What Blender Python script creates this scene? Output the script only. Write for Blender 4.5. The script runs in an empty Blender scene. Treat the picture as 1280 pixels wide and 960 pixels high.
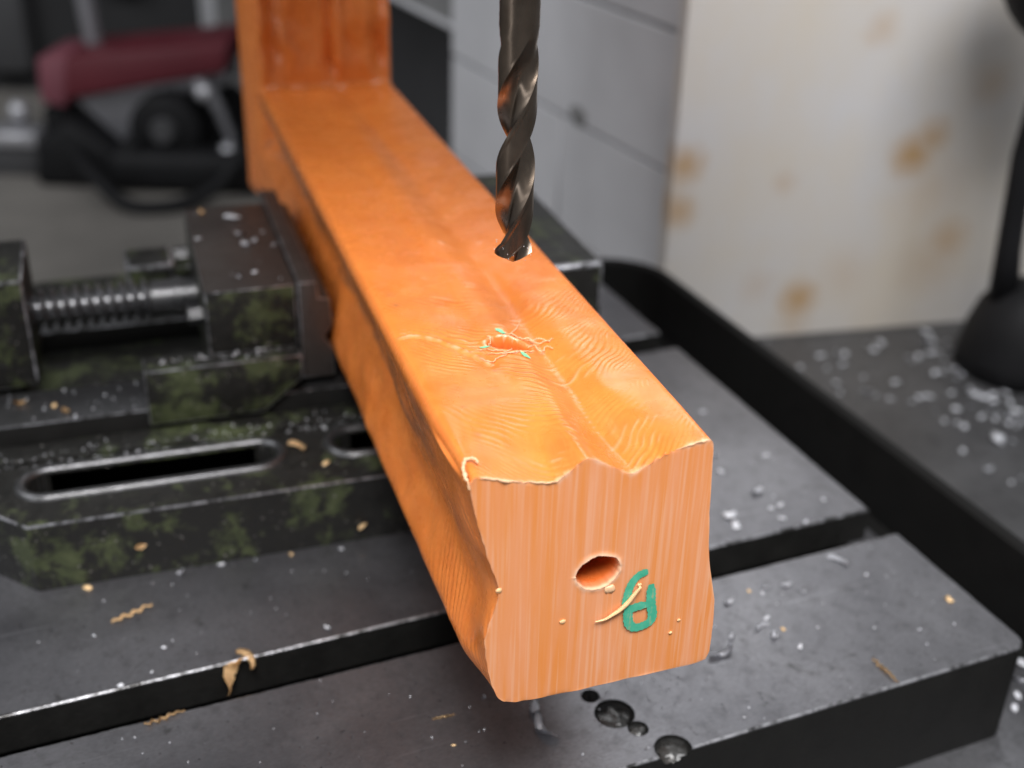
import bpy, bmesh, math, random
import numpy as np
from mathutils import Matrix, Vector, Euler

random.seed(7)
rng = np.random.default_rng(11)
MM = 0.001
scene = bpy.context.scene
COL = scene.collection

# ------------------------------------------------------------------ camera
cam_d = bpy.data.cameras.new('camera')
cam = bpy.data.objects.new('camera', cam_d)
COL.objects.link(cam)
CR = Vector((0.95135, -0.30703, 0.02587)); CU = Vector((0.12268, 0.45447, 0.88228)); CF = Vector((0.28265, 0.83618, -0.47002))
m = Matrix(((CR.x, CU.x, -CF.x, -0.114), (CR.y, CU.y, -CF.y, -0.340), (CR.z, CU.z, -CF.z, 0.317), (0, 0, 0, 1)))
cam.matrix_world = m
cam_d.sensor_width = 36.0
cam_d.lens = 42.38
cam_d.clip_start = 0.01
cam_d.clip_end = 60.0
cam_d.dof.use_dof = True
cam_d.dof.focus_distance = 0.374
cam_d.dof.aperture_fstop = 6.6
scene.camera = cam

# ------------------------------------------------------------------ world and lamps
w = bpy.data.worlds.new('World'); scene.world = w; w.use_nodes = True
bg = w.node_tree.nodes['Background']
bg.inputs[0].default_value = (0.93, 0.96, 1.0, 1); bg.inputs[1].default_value = 0.22

def area(name, loc, target, sx, sy, energy, color=(1, 1, 1), spread=180):
    d = bpy.data.lights.new(name, 'AREA'); d.shape = 'RECTANGLE'; d.size = sx; d.size_y = sy
    d.energy = energy; d.color = color; d.spread = math.radians(spread)
    o = bpy.data.objects.new(name, d); COL.objects.link(o); o.location = loc
    o.rotation_euler = (Vector(target) - Vector(loc)).to_track_quat('-Z', 'Y').to_euler()
    return o
area('work_lamp', (-0.20, -0.62, 1.00), (0.02, -0.12, 0.08), 0.35, 0.35, 1.0, (1.0, 0.97, 0.94), 48)
area('ceiling_light', (0.25, -0.95, 2.0), (0.2, 0.15, 0.0), 1.5, 0.7, 46.0, (0.98, 0.98, 1.0))
area('rear_glint_light', (1.0, 2.3, 1.95), (0.1, 0.0, 0.0), 1.6, 0.5, 12.0, (0.97, 0.98, 1.0))  # added behind, unseen, for glints on the ripples and sheen on the table
area('window_light', (-1.9, 0.45, 1.95), (0.1, 0.30, 0.0), 1.1, 1.2, 24.0, (0.95, 0.97, 1.0))
area('drill_strip_light', (-2.1, -0.9, 0.75), (0.0, 0.0, 0.25), 0.45, 2.0, 8.0, (0.96, 0.97, 1.0))  # added narrow light, sized to reflect as a bright strip in the drill

vs = scene.view_settings
vs.view_transform = 'Standard'; vs.look = 'None'; vs.exposure = 0.0; vs.gamma = 1.0
vs.use_curve_mapping = False
scene.render.engine = 'CYCLES'

# ------------------------------------------------------------------ helpers
def sstep(a, b, x):
    t = np.clip((x - a) / (b - a), 0, 1); return t * t * (3 - 2 * t)
_T = rng.random((256, 256))
def vnoise(x, y, seed=0):
    x = np.asarray(x, float) + seed * 17.37; y = np.asarray(y, float) + seed * 9.71
    xi = np.floor(x).astype(int); yi = np.floor(y).astype(int); fx = x - xi; fy = y - yi
    fx = fx * fx * (3 - 2 * fx); fy = fy * fy * (3 - 2 * fy)
    g = lambda a, b: _T[a & 255, b & 255]
    return (g(xi, yi) * (1 - fx) * (1 - fy) + g(xi + 1, yi) * fx * (1 - fy) + g(xi, yi + 1) * (1 - fx) * fy + g(xi + 1, yi + 1) * fx * fy) * 2 - 1

ORG = {}
def empty(name, loc=(0, 0, 0), rz=0.0):
    o = bpy.data.objects.new(name, None); COL.objects.link(o)
    o.location = [v * MM for v in loc]; o.rotation_euler = (0, 0, rz); o.empty_display_size = 0.02
    ORG[o] = Vector(loc)
    return o
def tag(o, label=None, cat=None, group=None, kind=None):
    if label: o['label'] = label
    if cat: o['category'] = cat
    if group: o['group'] = group
    if kind: o['kind'] = kind
    return o
def finish(name, me, mats, parent, smooth):
    for mt in (mats if isinstance(mats, (list, tuple)) else [mats]): me.materials.append(mt)
    if smooth is True:
        me.shade_smooth()
    elif smooth:
        me.shade_smooth()
        try: me.set_sharp_from_angle(angle=math.radians(smooth))
        except Exception: pass
    o = bpy.data.objects.new(name, me); COL.objects.link(o)
    if parent is not None: o.parent = parent
    return o
def obj_bm(name, bm, mats, parent=None, smooth=40, off=None):
    """link a bmesh (in millimetres, thing-root offset removed) as one mesh object"""
    if off is None: off = ORG.get(parent, Vector((0, 0, 0)))
    for v in bm.verts: v.co = (v.co - off) * MM
    bmesh.ops.recalc_face_normals(bm, faces=bm.faces)
    me = bpy.data.meshes.new(name); bm.to_mesh(me); bm.free()
    return finish(name, me, mats, parent, smooth)
def obj_np(name, V, Fq, mats, parent=None, smooth=True, off=None, attrs=None):
    if off is None: off = ORG.get(parent, Vector((0, 0, 0)))
    V = (np.asarray(V, float) - np.array(off)) * MM
    me = bpy.data.meshes.new(name)
    Fq = np.asarray(Fq); n = len(Fq); k = Fq.shape[1]
    me.vertices.add(len(V)); me.vertices.foreach_set('co', V.ravel().astype(np.float32))
    me.loops.add(n * k); me.loops.foreach_set('vertex_index', Fq.ravel().astype(np.int32))
    me.polygons.add(n); me.polygons.foreach_set('loop_start', np.arange(0, n * k, k, dtype=np.int32))
    me.update(calc_edges=True); me.validate()
    for an, arr in (attrs or {}).items():
        a = me.attributes.new(an, 'FLOAT', 'POINT'); a.data.foreach_set('value', np.asarray(arr, np.float32).ravel())
    return finish(name, me, mats, parent, smooth)
def grid_faces(nr, nc, closed):
    i = np.arange(nr - 1)[:, None]; j = np.arange(nc if closed else nc - 1)[None, :]
    j2 = (j + 1) % nc
    return np.stack([i * nc + j, i * nc + j2, (i + 1) * nc + j2, (i + 1) * nc + j], -1).reshape(-1, 4)
def prism(bm, pts, axis, a, b):
    """extrude polygon pts (2-D) along axis between a and b"""
    def mk(p, t):
        if axis == 'y': return (p[0], t, p[1])
        if axis == 'x': return (t, p[0], p[1])
        return (p[0], p[1], t)
    va = [bm.verts.new(mk(p, a)) for p in pts]; vb = [bm.verts.new(mk(p, b)) for p in pts]
    bm.faces.new(va); bm.faces.new(vb[::-1])
    for i in range(len(pts)):
        j = (i + 1) % len(pts); bm.faces.new((va[j], va[i], vb[i], vb[j]))
    bmesh.ops.recalc_face_normals(bm, faces=bm.faces)
    return bm
def box(bm, x0, x1, y0, y1, z0, z1): return prism(bm, [(x0, y0), (x1, y0), (x1, y1), (x0, y1)], 'z', z0, z1)
def bevel(bm, wd, seg=2, ang=30, mat=None, sel=None):
    es = [e for e in bm.edges if len(e.link_faces) == 2 and e.calc_face_angle(0) > math.radians(ang) and (sel is None or sel(e))]
    r = bmesh.ops.bevel(bm, geom=es, offset=wd, segments=seg, affect='EDGES', profile=0.5, clamp_overlap=True)
    if mat is not None:
        for f in r['faces']: f.material_index = mat
    return bm
def tube(bm, pts, r, n=6, caps=True):
    pts = [Vector(p) for p in pts]; rings = []
    rr = r if isinstance(r, (list, tuple)) else [r] * len(pts)
    up = Vector((0.13, 0.21, 0.97))
    for i, p in enumerate(pts):
        t = (pts[min(i + 1, len(pts) - 1)] - pts[max(i - 1, 0)]).normalized()
        a = t.cross(up)
        if a.length < 1e-3: a = t.cross(Vector((1, 0, 0)))
        a.normalize(); b = a.cross(t)
        rings.append([bm.verts.new(p + rr[i] * (a * math.cos(2 * math.pi * k / n) + b * math.sin(2 * math.pi * k / n))) for k in range(n)])
    for i in range(len(rings) - 1):
        for k in range(n): bm.faces.new((rings[i][k], rings[i][(k + 1) % n], rings[i + 1][(k + 1) % n], rings[i + 1][k]))
    if caps: bm.faces.new(rings[0][::-1]); bm.faces.new(rings[-1])
    return bm
def lathe(bm, prof, c, axis='x', n=40):
    """prof: (t, r) along axis from centre c"""
    rings = []
    for t, r in prof:
        ring = []
        for k in range(n):
            a = 2 * math.pi * k / n; u, v = r * math.cos(a), r * math.sin(a)
            ring.append(bm.verts.new((c[0] + t, c[1] + u, c[2] + v) if axis == 'x' else ((c[0] + u, c[1] + t, c[2] + v) if axis == 'y' else (c[0] + u, c[1] + v, c[2] + t))))
        rings.append(ring)
    for i in range(len(rings) - 1):
        for k in range(n): bm.faces.new((rings[i][k], rings[i][(k + 1) % n], rings[i + 1][(k + 1) % n], rings[i + 1][k]))
    bm.faces.new(rings[0]); bm.faces.new(rings[-1][::-1])
    return bm
def spline(pts, n):
    P = np.array(pts, float); P = np.vstack([2 * P[0] - P[1], P, 2 * P[-1] - P[-2]]); out = []
    for i in range(1, len(P) - 2):
        for t in np.linspace(0, 1, n, endpoint=False):
            a, b, c, d = P[i - 1:i + 3]
            out.append(0.5 * (2 * b + (c - a) * t + (2 * a - 5 * b + 4 * c - d) * t * t + (-a + 3 * b - 3 * c + d) * t ** 3))
    out.append(P[-2]); return out
def boolean_cut(o, cutters):
    for c in cutters:
        md = o.modifiers.new('cut', 'BOOLEAN'); md.operation = 'DIFFERENCE'; md.solver = 'EXACT'; md.object = c
    dg = bpy.context.evaluated_depsgraph_get(); dg.update()
    me = bpy.data.meshes.new_from_object(o.evaluated_get(dg)); old = o.data
    o.modifiers.clear(); o.data = me
    for p in me.polygons: p.use_smooth = (len(p.vertices) <= 4 and p.area < 2e-4 and p.material_index == 1)
    for c in cutters: bpy.data.objects.remove(c, do_unlink=True)

# ------------------------------------------------------------------ materials
class NT:
    def __init__(s, name):
        s.m = bpy.data.materials.new(name); s.m.use_nodes = True; s.t = s.m.node_tree
        s.b = s.t.nodes['Principled BSDF']; s.co = None
    def n(s, typ, **kw):
        nd = s.t.nodes.new(typ)
        for k, v in kw.items(): setattr(nd, k, v)
        return nd
    def set(s, nd, **kw):
        for k, v in kw.items():
            i = nd.inputs[k.replace('_', ' ')]
            if hasattr(v, 'is_output') or isinstance(v, bpy.types.NodeSocket): s.t.links.new(v, i)
            else: i.default_value = v
        return nd
    def obj(s, scale=(1, 1, 1), rot=(0, 0, 0)):
        if s.co is None: s.co = s.n('ShaderNodeTexCoord').outputs['Object']
        mp = s.n('ShaderNodeMapping'); s.t.links.new(s.co, mp.inputs['Vector'])
        mp.inputs['Scale'].default_value = scale; mp.inputs['Rotation'].default_value = rot
        return mp.outputs[0]
    def noise(s, sc, detail=4, rough=0.55, scale=(1, 1, 1), dist=0.0, rot=(0, 0, 0)):
        nd = s.n('ShaderNodeTexNoise'); s.set(nd, Vector=s.obj(scale, rot), Scale=sc, Detail=detail, Roughness=rough, Distortion=dist)
        return nd.outputs['Fac']
    def ramp(s, fac, stops):
        nd = s.n('ShaderNodeValToRGB'); cr = nd.color_ramp
        while len(cr.elements) < len(stops): cr.elements.new(0.5)
        for e, (p, c) in zip(cr.elements, stops):
            e.position = p; e.color = (c, c, c, 1) if not isinstance(c, (tuple, list)) else (*c, 1)
        s.t.links.new(fac, nd.inputs[0]); return nd.outputs[0]
    def mix(s, fac, a, b):
        nd = s.n('ShaderNodeMix', data_type='RGBA')
        for sock, v in ((nd.inputs[0], fac), (nd.inputs[6], a), (nd.inputs[7], b)):
            if isinstance(v, bpy.types.NodeSocket): s.t.links.new(v, sock)
            elif isinstance(v, (tuple, list)): sock.default_value = (*v, 1)
            else: sock.default_value = v
        return nd.outputs[2]
    def math(s, op, a, b=0.0):
        nd = s.n('ShaderNodeMath', operation=op)
        for sock, v in ((nd.inputs[0], a), (nd.inputs[1], b)):
            if isinstance(v, bpy.types.NodeSocket): s.t.links.new(v, sock)
            else: sock.default_value = v
        return nd.outputs[0]
    def attr(s, name):
        nd = s.n('ShaderNodeAttribute'); nd.attribute_name = name; return nd.outputs['Fac']
    def bump(s, h, strength=0.3, dist=0.0003):
        nd = s.n('ShaderNodeBump'); s.set(nd, Height=h, Strength=strength, Distance=dist); s.t.links.new(nd.outputs[0], s.b.inputs['Normal'])
    def out(s, **kw):
        s.set(s.b, **kw); return s.m

def mat_plain(name, col, rough=0.5, metal=0.0, var=0.15, sc=60, bump=0.1, **kw):
    t = NT(name); n1 = t.noise(sc, 5)
    c = t.mix(t.ramp(n1, [(0.3, 0.0), (0.7, 1.0)]), tuple(v * (1 - var) for v in col), tuple(min(1, v * (1 + var)) for v in col))
    if bump: t.bump(t.noise(sc * 9, 4), bump)
    return t.out(Base_Color=c, Roughness=rough, Metallic=metal, **kw)

def mat_orange():
    t = NT('orange_plastic')
    n1 = t.noise(38, 5, 0.6, dist=0.8); n2 = t.noise(170, 5, 0.6, scale=(1, 0.35, 1), dist=1.5)
    c = t.mix(t.ramp(n1, [(0.3, 0.0), (0.72, 1.0)]), (0.66, 0.168, 0.030), (0.79, 0.228, 0.043))
    c = t.mix(t.math('MULTIPLY', t.ramp(n2, [(0.42, 0.0), (0.75, 1.0)]), 0.35), c, (0.83, 0.29, 0.07))
    nl = t.noise(420, 3, 0.5, scale=(0.25, 1.0, 1), dist=1.0)
    c = t.mix(t.math('MULTIPLY', t.ramp(nl, [(0.55, 0.0), (0.8, 1.0)]), 0.35), c, (0.55, 0.16, 0.03))
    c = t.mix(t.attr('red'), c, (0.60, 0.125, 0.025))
    c = t.mix(t.attr('pale'), c, (0.82, 0.52, 0.33))
    c = t.mix(t.attr('dirt_shade'), c, (0.20, 0.10, 0.06))
    t.bump(t.math('ADD', t.math('MULTIPLY', nl, 0.7), t.math('MULTIPLY', t.noise(900, 3), 0.3)), 0.16, 0.0004)
    rg = t.ramp(t.noise(90, 4), [(0.3, 0.20), (0.7, 0.34)])
    return t.out(Base_Color=c, Roughness=rg, Specular_IOR_Level=0.5)
def mat_cut():
    t = NT('sawn_orange_plastic')
    s1 = t.noise(230, 3, 0.55, scale=(1, 0.02, 0.06), dist=0.5, rot=(0, 0, 0)); s2 = t.noise(820, 3, 0.55, scale=(1, 0.02, 0.02), dist=0.35)
    big = t.noise(30, 3)
    c = t.mix(t.ramp(s1, [(0.36, 0.0), (0.66, 1.0)]), (0.71, 0.252, 0.068), (0.73, 0.305, 0.145))
    c = t.mix(t.math('MULTIPLY', t.ramp(s2, [(0.5, 0.0), (0.64, 1.0)]), 0.42), c, (0.77, 0.43, 0.28))
    c = t.mix(t.math('MULTIPLY', t.ramp(big, [(0.4, 0.0), (0.7, 1.0)]), 0.2), c, (0.72, 0.215, 0.03))
    c = t.mix(t.attr('pale'), c, (0.82, 0.53, 0.36))
    t.bump(t.math('ADD', t.math('MULTIPLY', s1, 0.6), t.math('MULTIPLY', s2, 0.5)), 0.30, 0.0005)
    return t.out(Base_Color=c, Roughness=0.47, Specular_IOR_Level=0.45)
def mat_steel(name, lo, hi, r0, r1, metal=0.75, stain=(0.03, 0.028, 0.026), dirx=True, bumpk=0.25):
    t = NT(name)
    n1 = t.noise(14, 6, 0.6, dist=0.6); n2 = t.noise(130, 6, 0.7); fine = t.noise(700, 4, 0.6, scale=(0.12, 1, 1) if dirx else (1, 1, 1))
    pit = t.noise(420, 2, 0.5)
    c = t.mix(t.ramp(n1, [(0.3, 0.0), (0.7, 1.0)]), lo, hi)
    c = t.mix(t.math('MULTIPLY', t.ramp(n2, [(0.5, 0.0), (0.72, 1.0)]), 0.55), c, stain)
    c = t.mix(t.ramp(pit, [(0.68, 0.0), (0.75, 0.8)]), c, (0.012, 0.011, 0.011))
    grain = t.noise(1100, 3, 0.7, scale=(0.4, 1, 1) if dirx else (1, 1, 1))
    c = t.mix(t.math('MULTIPLY', t.ramp(grain, [(0.35, 1.0), (0.6, 0.0)]), 0.28), c, tuple(v * 0.45 for v in lo))
    scr = t.noise(260, 3, 0.6, scale=(0.03, 1, 1), rot=(0, 0, 0.5)) if dirx else grain
    c = t.mix(t.math('MULTIPLY', t.ramp(scr, [(0.66, 0.0), (0.74, 1.0)]), 0.4), c, tuple(min(1, v * 1.7) for v in hi))
    c = t.mix(t.math('MULTIPLY', t.ramp(t.noise(24, 6, 0.7, dist=1.5), [(0.62, 0.0), (0.72, 1.0)]), 0.7), c, (0.028, 0.026, 0.018))
    rg = t.math('ADD', t.math('MULTIPLY', n1, r1 - r0), t.math('ADD', t.math('MULTIPLY', n2, 0.16), r0 - 0.08))
    h = t.math('SUBTRACT', t.math('ADD', t.math('MULTIPLY', fine, 0.5), t.math('MULTIPLY', t.noise(1500, 3), 0.35)), t.ramp(pit, [(0.62, 0.0), (0.74, 1.0)]))
    t.bump(h, bumpk, 0.0003)
    return t.out(Base_Color=c, Roughness=rg, Metallic=metal)
def mat_vice():
    t = NT('worn_green_paint')
    n1 = t.noise(66, 9, 0.75, dist=0.3); n2 = t.noise(150, 6, 0.7); n3 = t.noise(20, 3)
    grn = t.mix(t.ramp(n2, [(0.3, 0.0), (0.7, 1.0)]), (0.030, 0.038, 0.017), (0.074, 0.088, 0.042))
    blk = t.mix(n2, (0.005, 0.005, 0.0045), (0.020, 0.0195, 0.018))
    k = t.ramp(t.math('ADD', t.math('MULTIPLY', n1, 0.75), t.math('MULTIPLY', n3, 0.3)), [(0.535, 0.0), (0.60, 1.0)])
    c = t.mix(k, blk, grn)
    c = t.mix(t.math('MULTIPLY', t.ramp(t.noise(500, 2), [(0.68, 0.0), (0.73, 1.0)]), 0.6), c, (0.3, 0.29, 0.27))
    t.bump(t.math('ADD', t.math('MULTIPLY', k, 0.6), n2), 0.35, 0.0005)
    return t.out(Base_Color=c, Roughness=t.ramp(n2, [(0.3, 0.40), (0.7, 0.65)]), Metallic=0.0, Specular_IOR_Level=0.28)
def mat_black_cast(name='oily_black_casting', lo=0.008, hi=0.03, sheen=0.4, spec=0.18):
    t = NT(name); n1 = t.noise(60, 7, 0.7); n2 = t.noise(380, 4, 0.6)
    c = t.mix(n1, (lo, lo, lo * 0.95), (hi, hi * 0.98, hi * 0.93))
    t.bump(t.math('ADD', n1, t.math('MULTIPLY', n2, 0.6)), 0.5, 0.0007)
    return t.out(Base_Color=c, Roughness=t.ramp(n1, [(0.3, sheen), (0.7, sheen + 0.25)]), Metallic=0.0, Specular_IOR_Level=spec)
def mat_edge():
    t = NT('worn_bright_edge'); n1 = t.noise(240, 5, 0.7); n2 = t.noise(60, 4, 0.6)
    c = t.mix(t.ramp(t.math('ADD', t.math('MULTIPLY', n1, 0.6), t.math('MULTIPLY', n2, 0.5)), [(0.44, 0.0), (0.66, 1.0)]), (0.05, 0.049, 0.048), (0.50, 0.50, 0.53))
    t.bump(n1, 0.4, 0.0003)
    return t.out(Base_Color=c, Roughness=0.36, Metallic=0.85)
def mat_drill():
    t = NT('polished_drill_steel'); n1 = t.noise(300, 4, 0.6, scale=(1, 1, 0.15)); n2 = t.noise(90, 4)
    c = t.mix(t.ramp(n2, [(0.3, 0.0), (0.7, 1.0)]), (0.145, 0.112, 0.088), (0.22, 0.175, 0.138))
    t.bump(n1, 0.06, 0.0002)
    return t.out(Base_Color=c, Roughness=t.ramp(n1, [(0.3, 0.24), (0.7, 0.36)]), Metallic=1.0)
def mat_panel():
    t = NT('rust_stained_white_paint')
    n1 = t.noise(9, 5, 0.6); n2 = t.noise(30, 5, 0.6)
    c = t.mix(t.ramp(n1, [(0.35, 0.0), (0.65, 1.0)]), (0.70, 0.685, 0.68), (0.71, 0.655, 0.58))
    # rust spots: object-space centres (x along panel, z) in metres
    xyz = t.n('ShaderNodeSeparateXYZ'); t.t.links.new(t.obj(), xyz.inputs[0])
    wob = t.math('MULTIPLY', t.math('SUBTRACT', t.noise(90, 4), 0.5), 0.016)
    X = t.math('ADD', xyz.outputs[0], wob); Z = t.math('ADD', xyz.outputs[2], t.math('MULTIPLY', wob, 0.7))
    tot = None
    for (cx, cz, r, k) in [(0.170, 0.142, 0.012, 1.0), (0.184, 0.156, 0.010, 0.75), (0.094, 0.031, 0.011, 0.95), (0.214, 0.073, 0.013, 0.6), (0.224, 0.194, 0.011, 0.35), (-0.009, 0.143, 0.010, 0.9), (-0.012, 0.109, 0.010, 0.8), (0.128, 0.236, 0.009, 0.4), (0.069, 0.126, 0.007, 0.35), (0.093, 0.012, 0.010, 0.35), (0.202, 0.055, 0.018, 0.3), (0.058, 0.045, 0.010, 0.25), (0.13, 0.05, 0.014, 0.2), (0.19, 0.115, 0.02, 0.22)]:
        d = t.math('SQRT', t.math('ADD', t.math('POWER', t.math('SUBTRACT', X, cx), 2.0), t.math('POWER', t.math('SUBTRACT', Z, cz), 2.0)))
        f = t.math('MULTIPLY', t.ramp(t.math('DIVIDE', d, r * 2.0), [(0.1, 1.0), (1.0, 0.0)]), k)
        tot = f if tot is None else t.math('MAXIMUM', tot, f)
    c = t.mix(t.math('MULTIPLY', t.ramp(t.noise(6, 5, 0.6, scale=(1.6, 1, 0.7)), [(0.45, 0.0), (0.72, 1.0)]), 0.4), c, (0.70, 0.59, 0.43))
    c = t.mix(t.math('MULTIPLY', tot, 0.8), c, (0.52, 0.28, 0.07))
    t.bump(n2, 0.1, 0.0005)
    return t.out(Base_Color=c, Roughness=0.5)

M_OR = mat_orange(); M_CUT = mat_cut()
M_TABLE = mat_steel('oily_table_steel', (0.155, 0.154, 0.166), (0.27, 0.268, 0.284), 0.30, 0.44, 0.85, (0.095, 0.093, 0.098), True, 0.3)
M_CAST = mat_black_cast(lo=0.005, hi=0.016, sheen=0.5); M_RIM = mat_black_cast('black_tray_casting', 0.004, 0.010, 0.6)
M_CRUST = mat_black_cast('oily_crust', 0.012, 0.05, 0.18, 0.8); M_EDGE = mat_edge(); M_VICE = mat_vice(); M_DRILL = mat_drill(); M_PANEL = mat_panel()
M_SLIDE = mat_steel('slideway_steel', (0.10, 0.10, 0.105), (0.17, 0.17, 0.175), 0.30, 0.42, 0.85)
M_JAWPL = mat_steel('brown_jaw_steel', (0.070, 0.060, 0.056), (0.105, 0.090, 0.083), 0.42, 0.56, 0.6, (0.05, 0.034, 0.028))
M_SCREW = mat_steel('screw_steel', (0.15, 0.15, 0.16), (0.26, 0.26, 0.27), 0.26, 0.36, 0.9, (0.06, 0.06, 0.06), False)
M_BENCH = mat_steel('grey_bench_steel', (0.10, 0.10, 0.104), (0.16, 0.16, 0.165), 0.42, 0.56, 0.6)
M_TROUGH = mat_steel('trough_floor_steel', (0.16, 0.16, 0.17), (0.34, 0.34, 0.36), 0.30, 0.42, 0.8, (0.02, 0.02, 0.02), True, 0.6)
def mat_ink():
    t = NT('green_marker_ink'); n1 = t.noise(620, 4, 0.6, scale=(1, 0.02, 0.05)); n2 = t.noise(260, 4, 0.6)
    c = t.mix(t.ramp(n2, [(0.35, 0.0), (0.7, 1.0)]), (0.045, 0.35, 0.215), (0.085, 0.45, 0.30))
    c = t.mix(t.math('MULTIPLY', t.ramp(t.math('ADD', t.math('MULTIPLY', n1, 0.6), t.math('MULTIPLY', n2, 0.4)), [(0.55, 0.0), (0.68, 1.0)]), 0.75), c, (0.55, 0.33, 0.14))
    return t.out(Base_Color=c, Roughness=0.55)
M_GREEN = mat_ink()
M_MINT = mat_plain('faded_marker_ink', (0.22, 0.60, 0.34), 0.5, 0, 0.15, 300, 0.05)
M_FRAY = mat_plain('frayed_pale_plastic', (0.80, 0.50, 0.29), 0.5, 0, 0.12, 400, 0.2, Subsurface_Weight=0.0)
M_FIBRE = mat_plain('tan_plastic_fibre', (0.80, 0.50, 0.25), 0.5, 0, 0.15, 300, 0.2)
M_WHITE = mat_plain('white_plastic_swarf', (0.62, 0.63, 0.67), 0.35, 0, 0.15, 300, 0.2)
M_GREYCH = mat_plain('grey_metal_swarf', (0.60, 0.61, 0.65), 0.4, 0.0, 0.2, 300, 0.2)
M_TAN = mat_plain('tan_shaving', (0.80, 0.55, 0.29), 0.5, 0, 0.2, 250, 0.2)
M_BLOCK = mat_plain('white_painted_block', (0.62, 0.622, 0.645), 0.55, 0, 0.06, 14, 0.15)
M_JOINT = mat_plain('grey_joint', (0.22, 0.22, 0.22), 0.8, 0, 0.1, 30, 0.1)
M_DARKW = mat_plain('dark_backdrop_paint', (0.018, 0.018, 0.019), 0.8, 0, 0.3, 3, 0.0)
M_GREYD = mat_plain('dark_grey_paint', (0.06, 0.06, 0.063), 0.6, 0, 0.25, 4, 0.0)
M_FLOOR = mat_plain('concrete_floor', (0.19, 0.178, 0.162), 0.75, 0, 0.3, 5, 0.1)
M_RED = mat_plain('dull_red_enamel', (0.105, 0.012, 0.020), 0.5, 0, 0.12, 20, 0.0)
M_GREYM = mat_plain('grey_machine_metal', (0.27, 0.27, 0.29), 0.4, 0.5, 0.15, 20, 0.0)
M_SILV = mat_plain('bright_knob_metal', (0.55, 0.55, 0.58), 0.3, 0.6, 0.1, 20, 0.0)
M_BLACK = mat_plain('black_enamel', (0.008, 0.008, 0.009), 0.6, 0, 0.25, 20, 0.0, Specular_IOR_Level=0.25)

# ------------------------------------------------------------------ setting: bench, floor, walls
TA = math.radians(4.674)     # the table is turned a little against the vice
bm = bmesh.new(); prism(bm, [(100, -420), (640, -420), (640, 383), (285, 412), (100, 412)], 'z', -130, -90); bevel(bm, 1.5, 2)
tag(obj_bm('bench_top', bm, M_BENCH), kind='structure')
bm = bmesh.new(); prism(bm, [(-2500, -900), (1500, -900), (1500, 5200), (-2500, 5200)], 'z', -330, -300)
tag(obj_bm('floor', bm, M_FLOOR), kind='structure')

# rust-stained steel panel standing on the bench (x along the panel, local)
pn = empty('steel_panel', (275.8, 411.4, -90), math.radians(-4.94))
tag(pn, 'cream white steel panel with orange rust stains behind the bench', 'panel')
bm = bmesh.new(); prism(bm, [(-18, 0.2), (330, 0.2), (330, 320), (-18, 320)], 'y', 1.0, 5.0); bevel(bm, 1.0, 2)
obj_bm('sheet', bm, M_PANEL, pn, off=Vector((0, 0, 0)))
bm = bmesh.new(); prism(bm, [(-17, 5.1), (-13, 5.1), (-13, 20), (-17, 20)], 'z', 0.2, 319); bevel(bm, 0.6, 1)
obj_bm('folded_edge', bm, M_PANEL, pn, off=Vector((0, 0, 0)))

# white block wall running away to the left of it, with a dark opening
wl = empty('block_wall', (280.6, 425.6, -300), math.radians(7.96))
tag(wl, 'white painted block wall with grey joints and a dark opening', 'wall')
O0 = Vector((0, 0, 0))
bm = bmesh.new(); box(bm, 4, 60, 0, 443, 0, 560); obj_bm('wall_core', bm, M_JOINT, wl, off=O0)
bm = bmesh.new(); box(bm, 4, 60, 443.2, 1530, 362, 560); obj_bm('lintel_core', bm, M_JOINT, wl, off=O0)
bm = bmesh.new(); box(bm, 4, 60, 1530.2, 1800, 0, 560); obj_bm('wall_core', bm, M_JOINT, wl, off=O0)
for k in range(5):
    z0 = 20 + k * 104 + 1.3; z1 = z0 + 101.4
    if k == 0: z0 = 0
    cuts = [0, 446] if k % 2 else [0, 205, 446]
    rows = [(a, b, z0, z1) for a, b in zip(cuts[:-1], cuts[1:])]
    if z0 > 340: rows += [(447 + 300 * i, 445 + 300 * (i + 1), z0, z1) for i in range(3)] + [(1347, 1530, z0, z1)]
    rows += [(1532, 1798, z0, z1)]
    for a, b, p, q in rows:
        bm = bmesh.new(); box(bm, random.uniform(-1.0, 0.2), 5, a + 0.8, b - 0.8, p, q); bevel(bm, 1.2, 1)
        obj_bm('block', bm, M_BLOCK, wl, off=O0)
bm = bmesh.new(); box(bm, 0, 5, 447, 1528, 356, 361.5); bevel(bm, 1, 1); obj_bm('lintel_strip', bm, M_BLOCK, wl, off=O0)
bm = bmesh.new(); box(bm, 200, 210, 443, 1528, 0, 361); obj_bm('opening_back', bm, M_GREYD, wl, off=O0)
# chipped dark spot in the block joint
bm = bmesh.new()
lathe(bm, [(-1.6, 5), (-1.4, 9), (0.5, 12)], (0, 0, 0), 'x', 11)
for v in bm.verts: v.co.y = v.co.y * 1.5 + random.uniform(-2, 2) + 176; v.co.z = v.co.z * 0.8 + random.uniform(-2, 2) + 340
obj_bm('chipped_spot', bm, M_JOINT, wl, off=O0)

bw = empty('far_wall', (0, 0, -300), math.radians(-18.676))
tag(bw, 'dark wall far behind the red topped machine', 'wall')
bm = bmesh.new(); box(bm, -2200, 250, 1950, 2010, 0, 1600); obj_bm('wall_face', bm, M_DARKW, bw, off=O0)
for (x0, x1, z0, z1, y0) in [(-1010, -915, 40, 240, 1900), (-770, -690, 190, 270, 1910)]:
    bm = bmesh.new(); box(bm, x0, x1, y0, 1948, z0, z1); bevel(bm, 20, 2); obj_bm('grey_panel', bm, M_GREYD, bw, off=O0)

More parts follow.
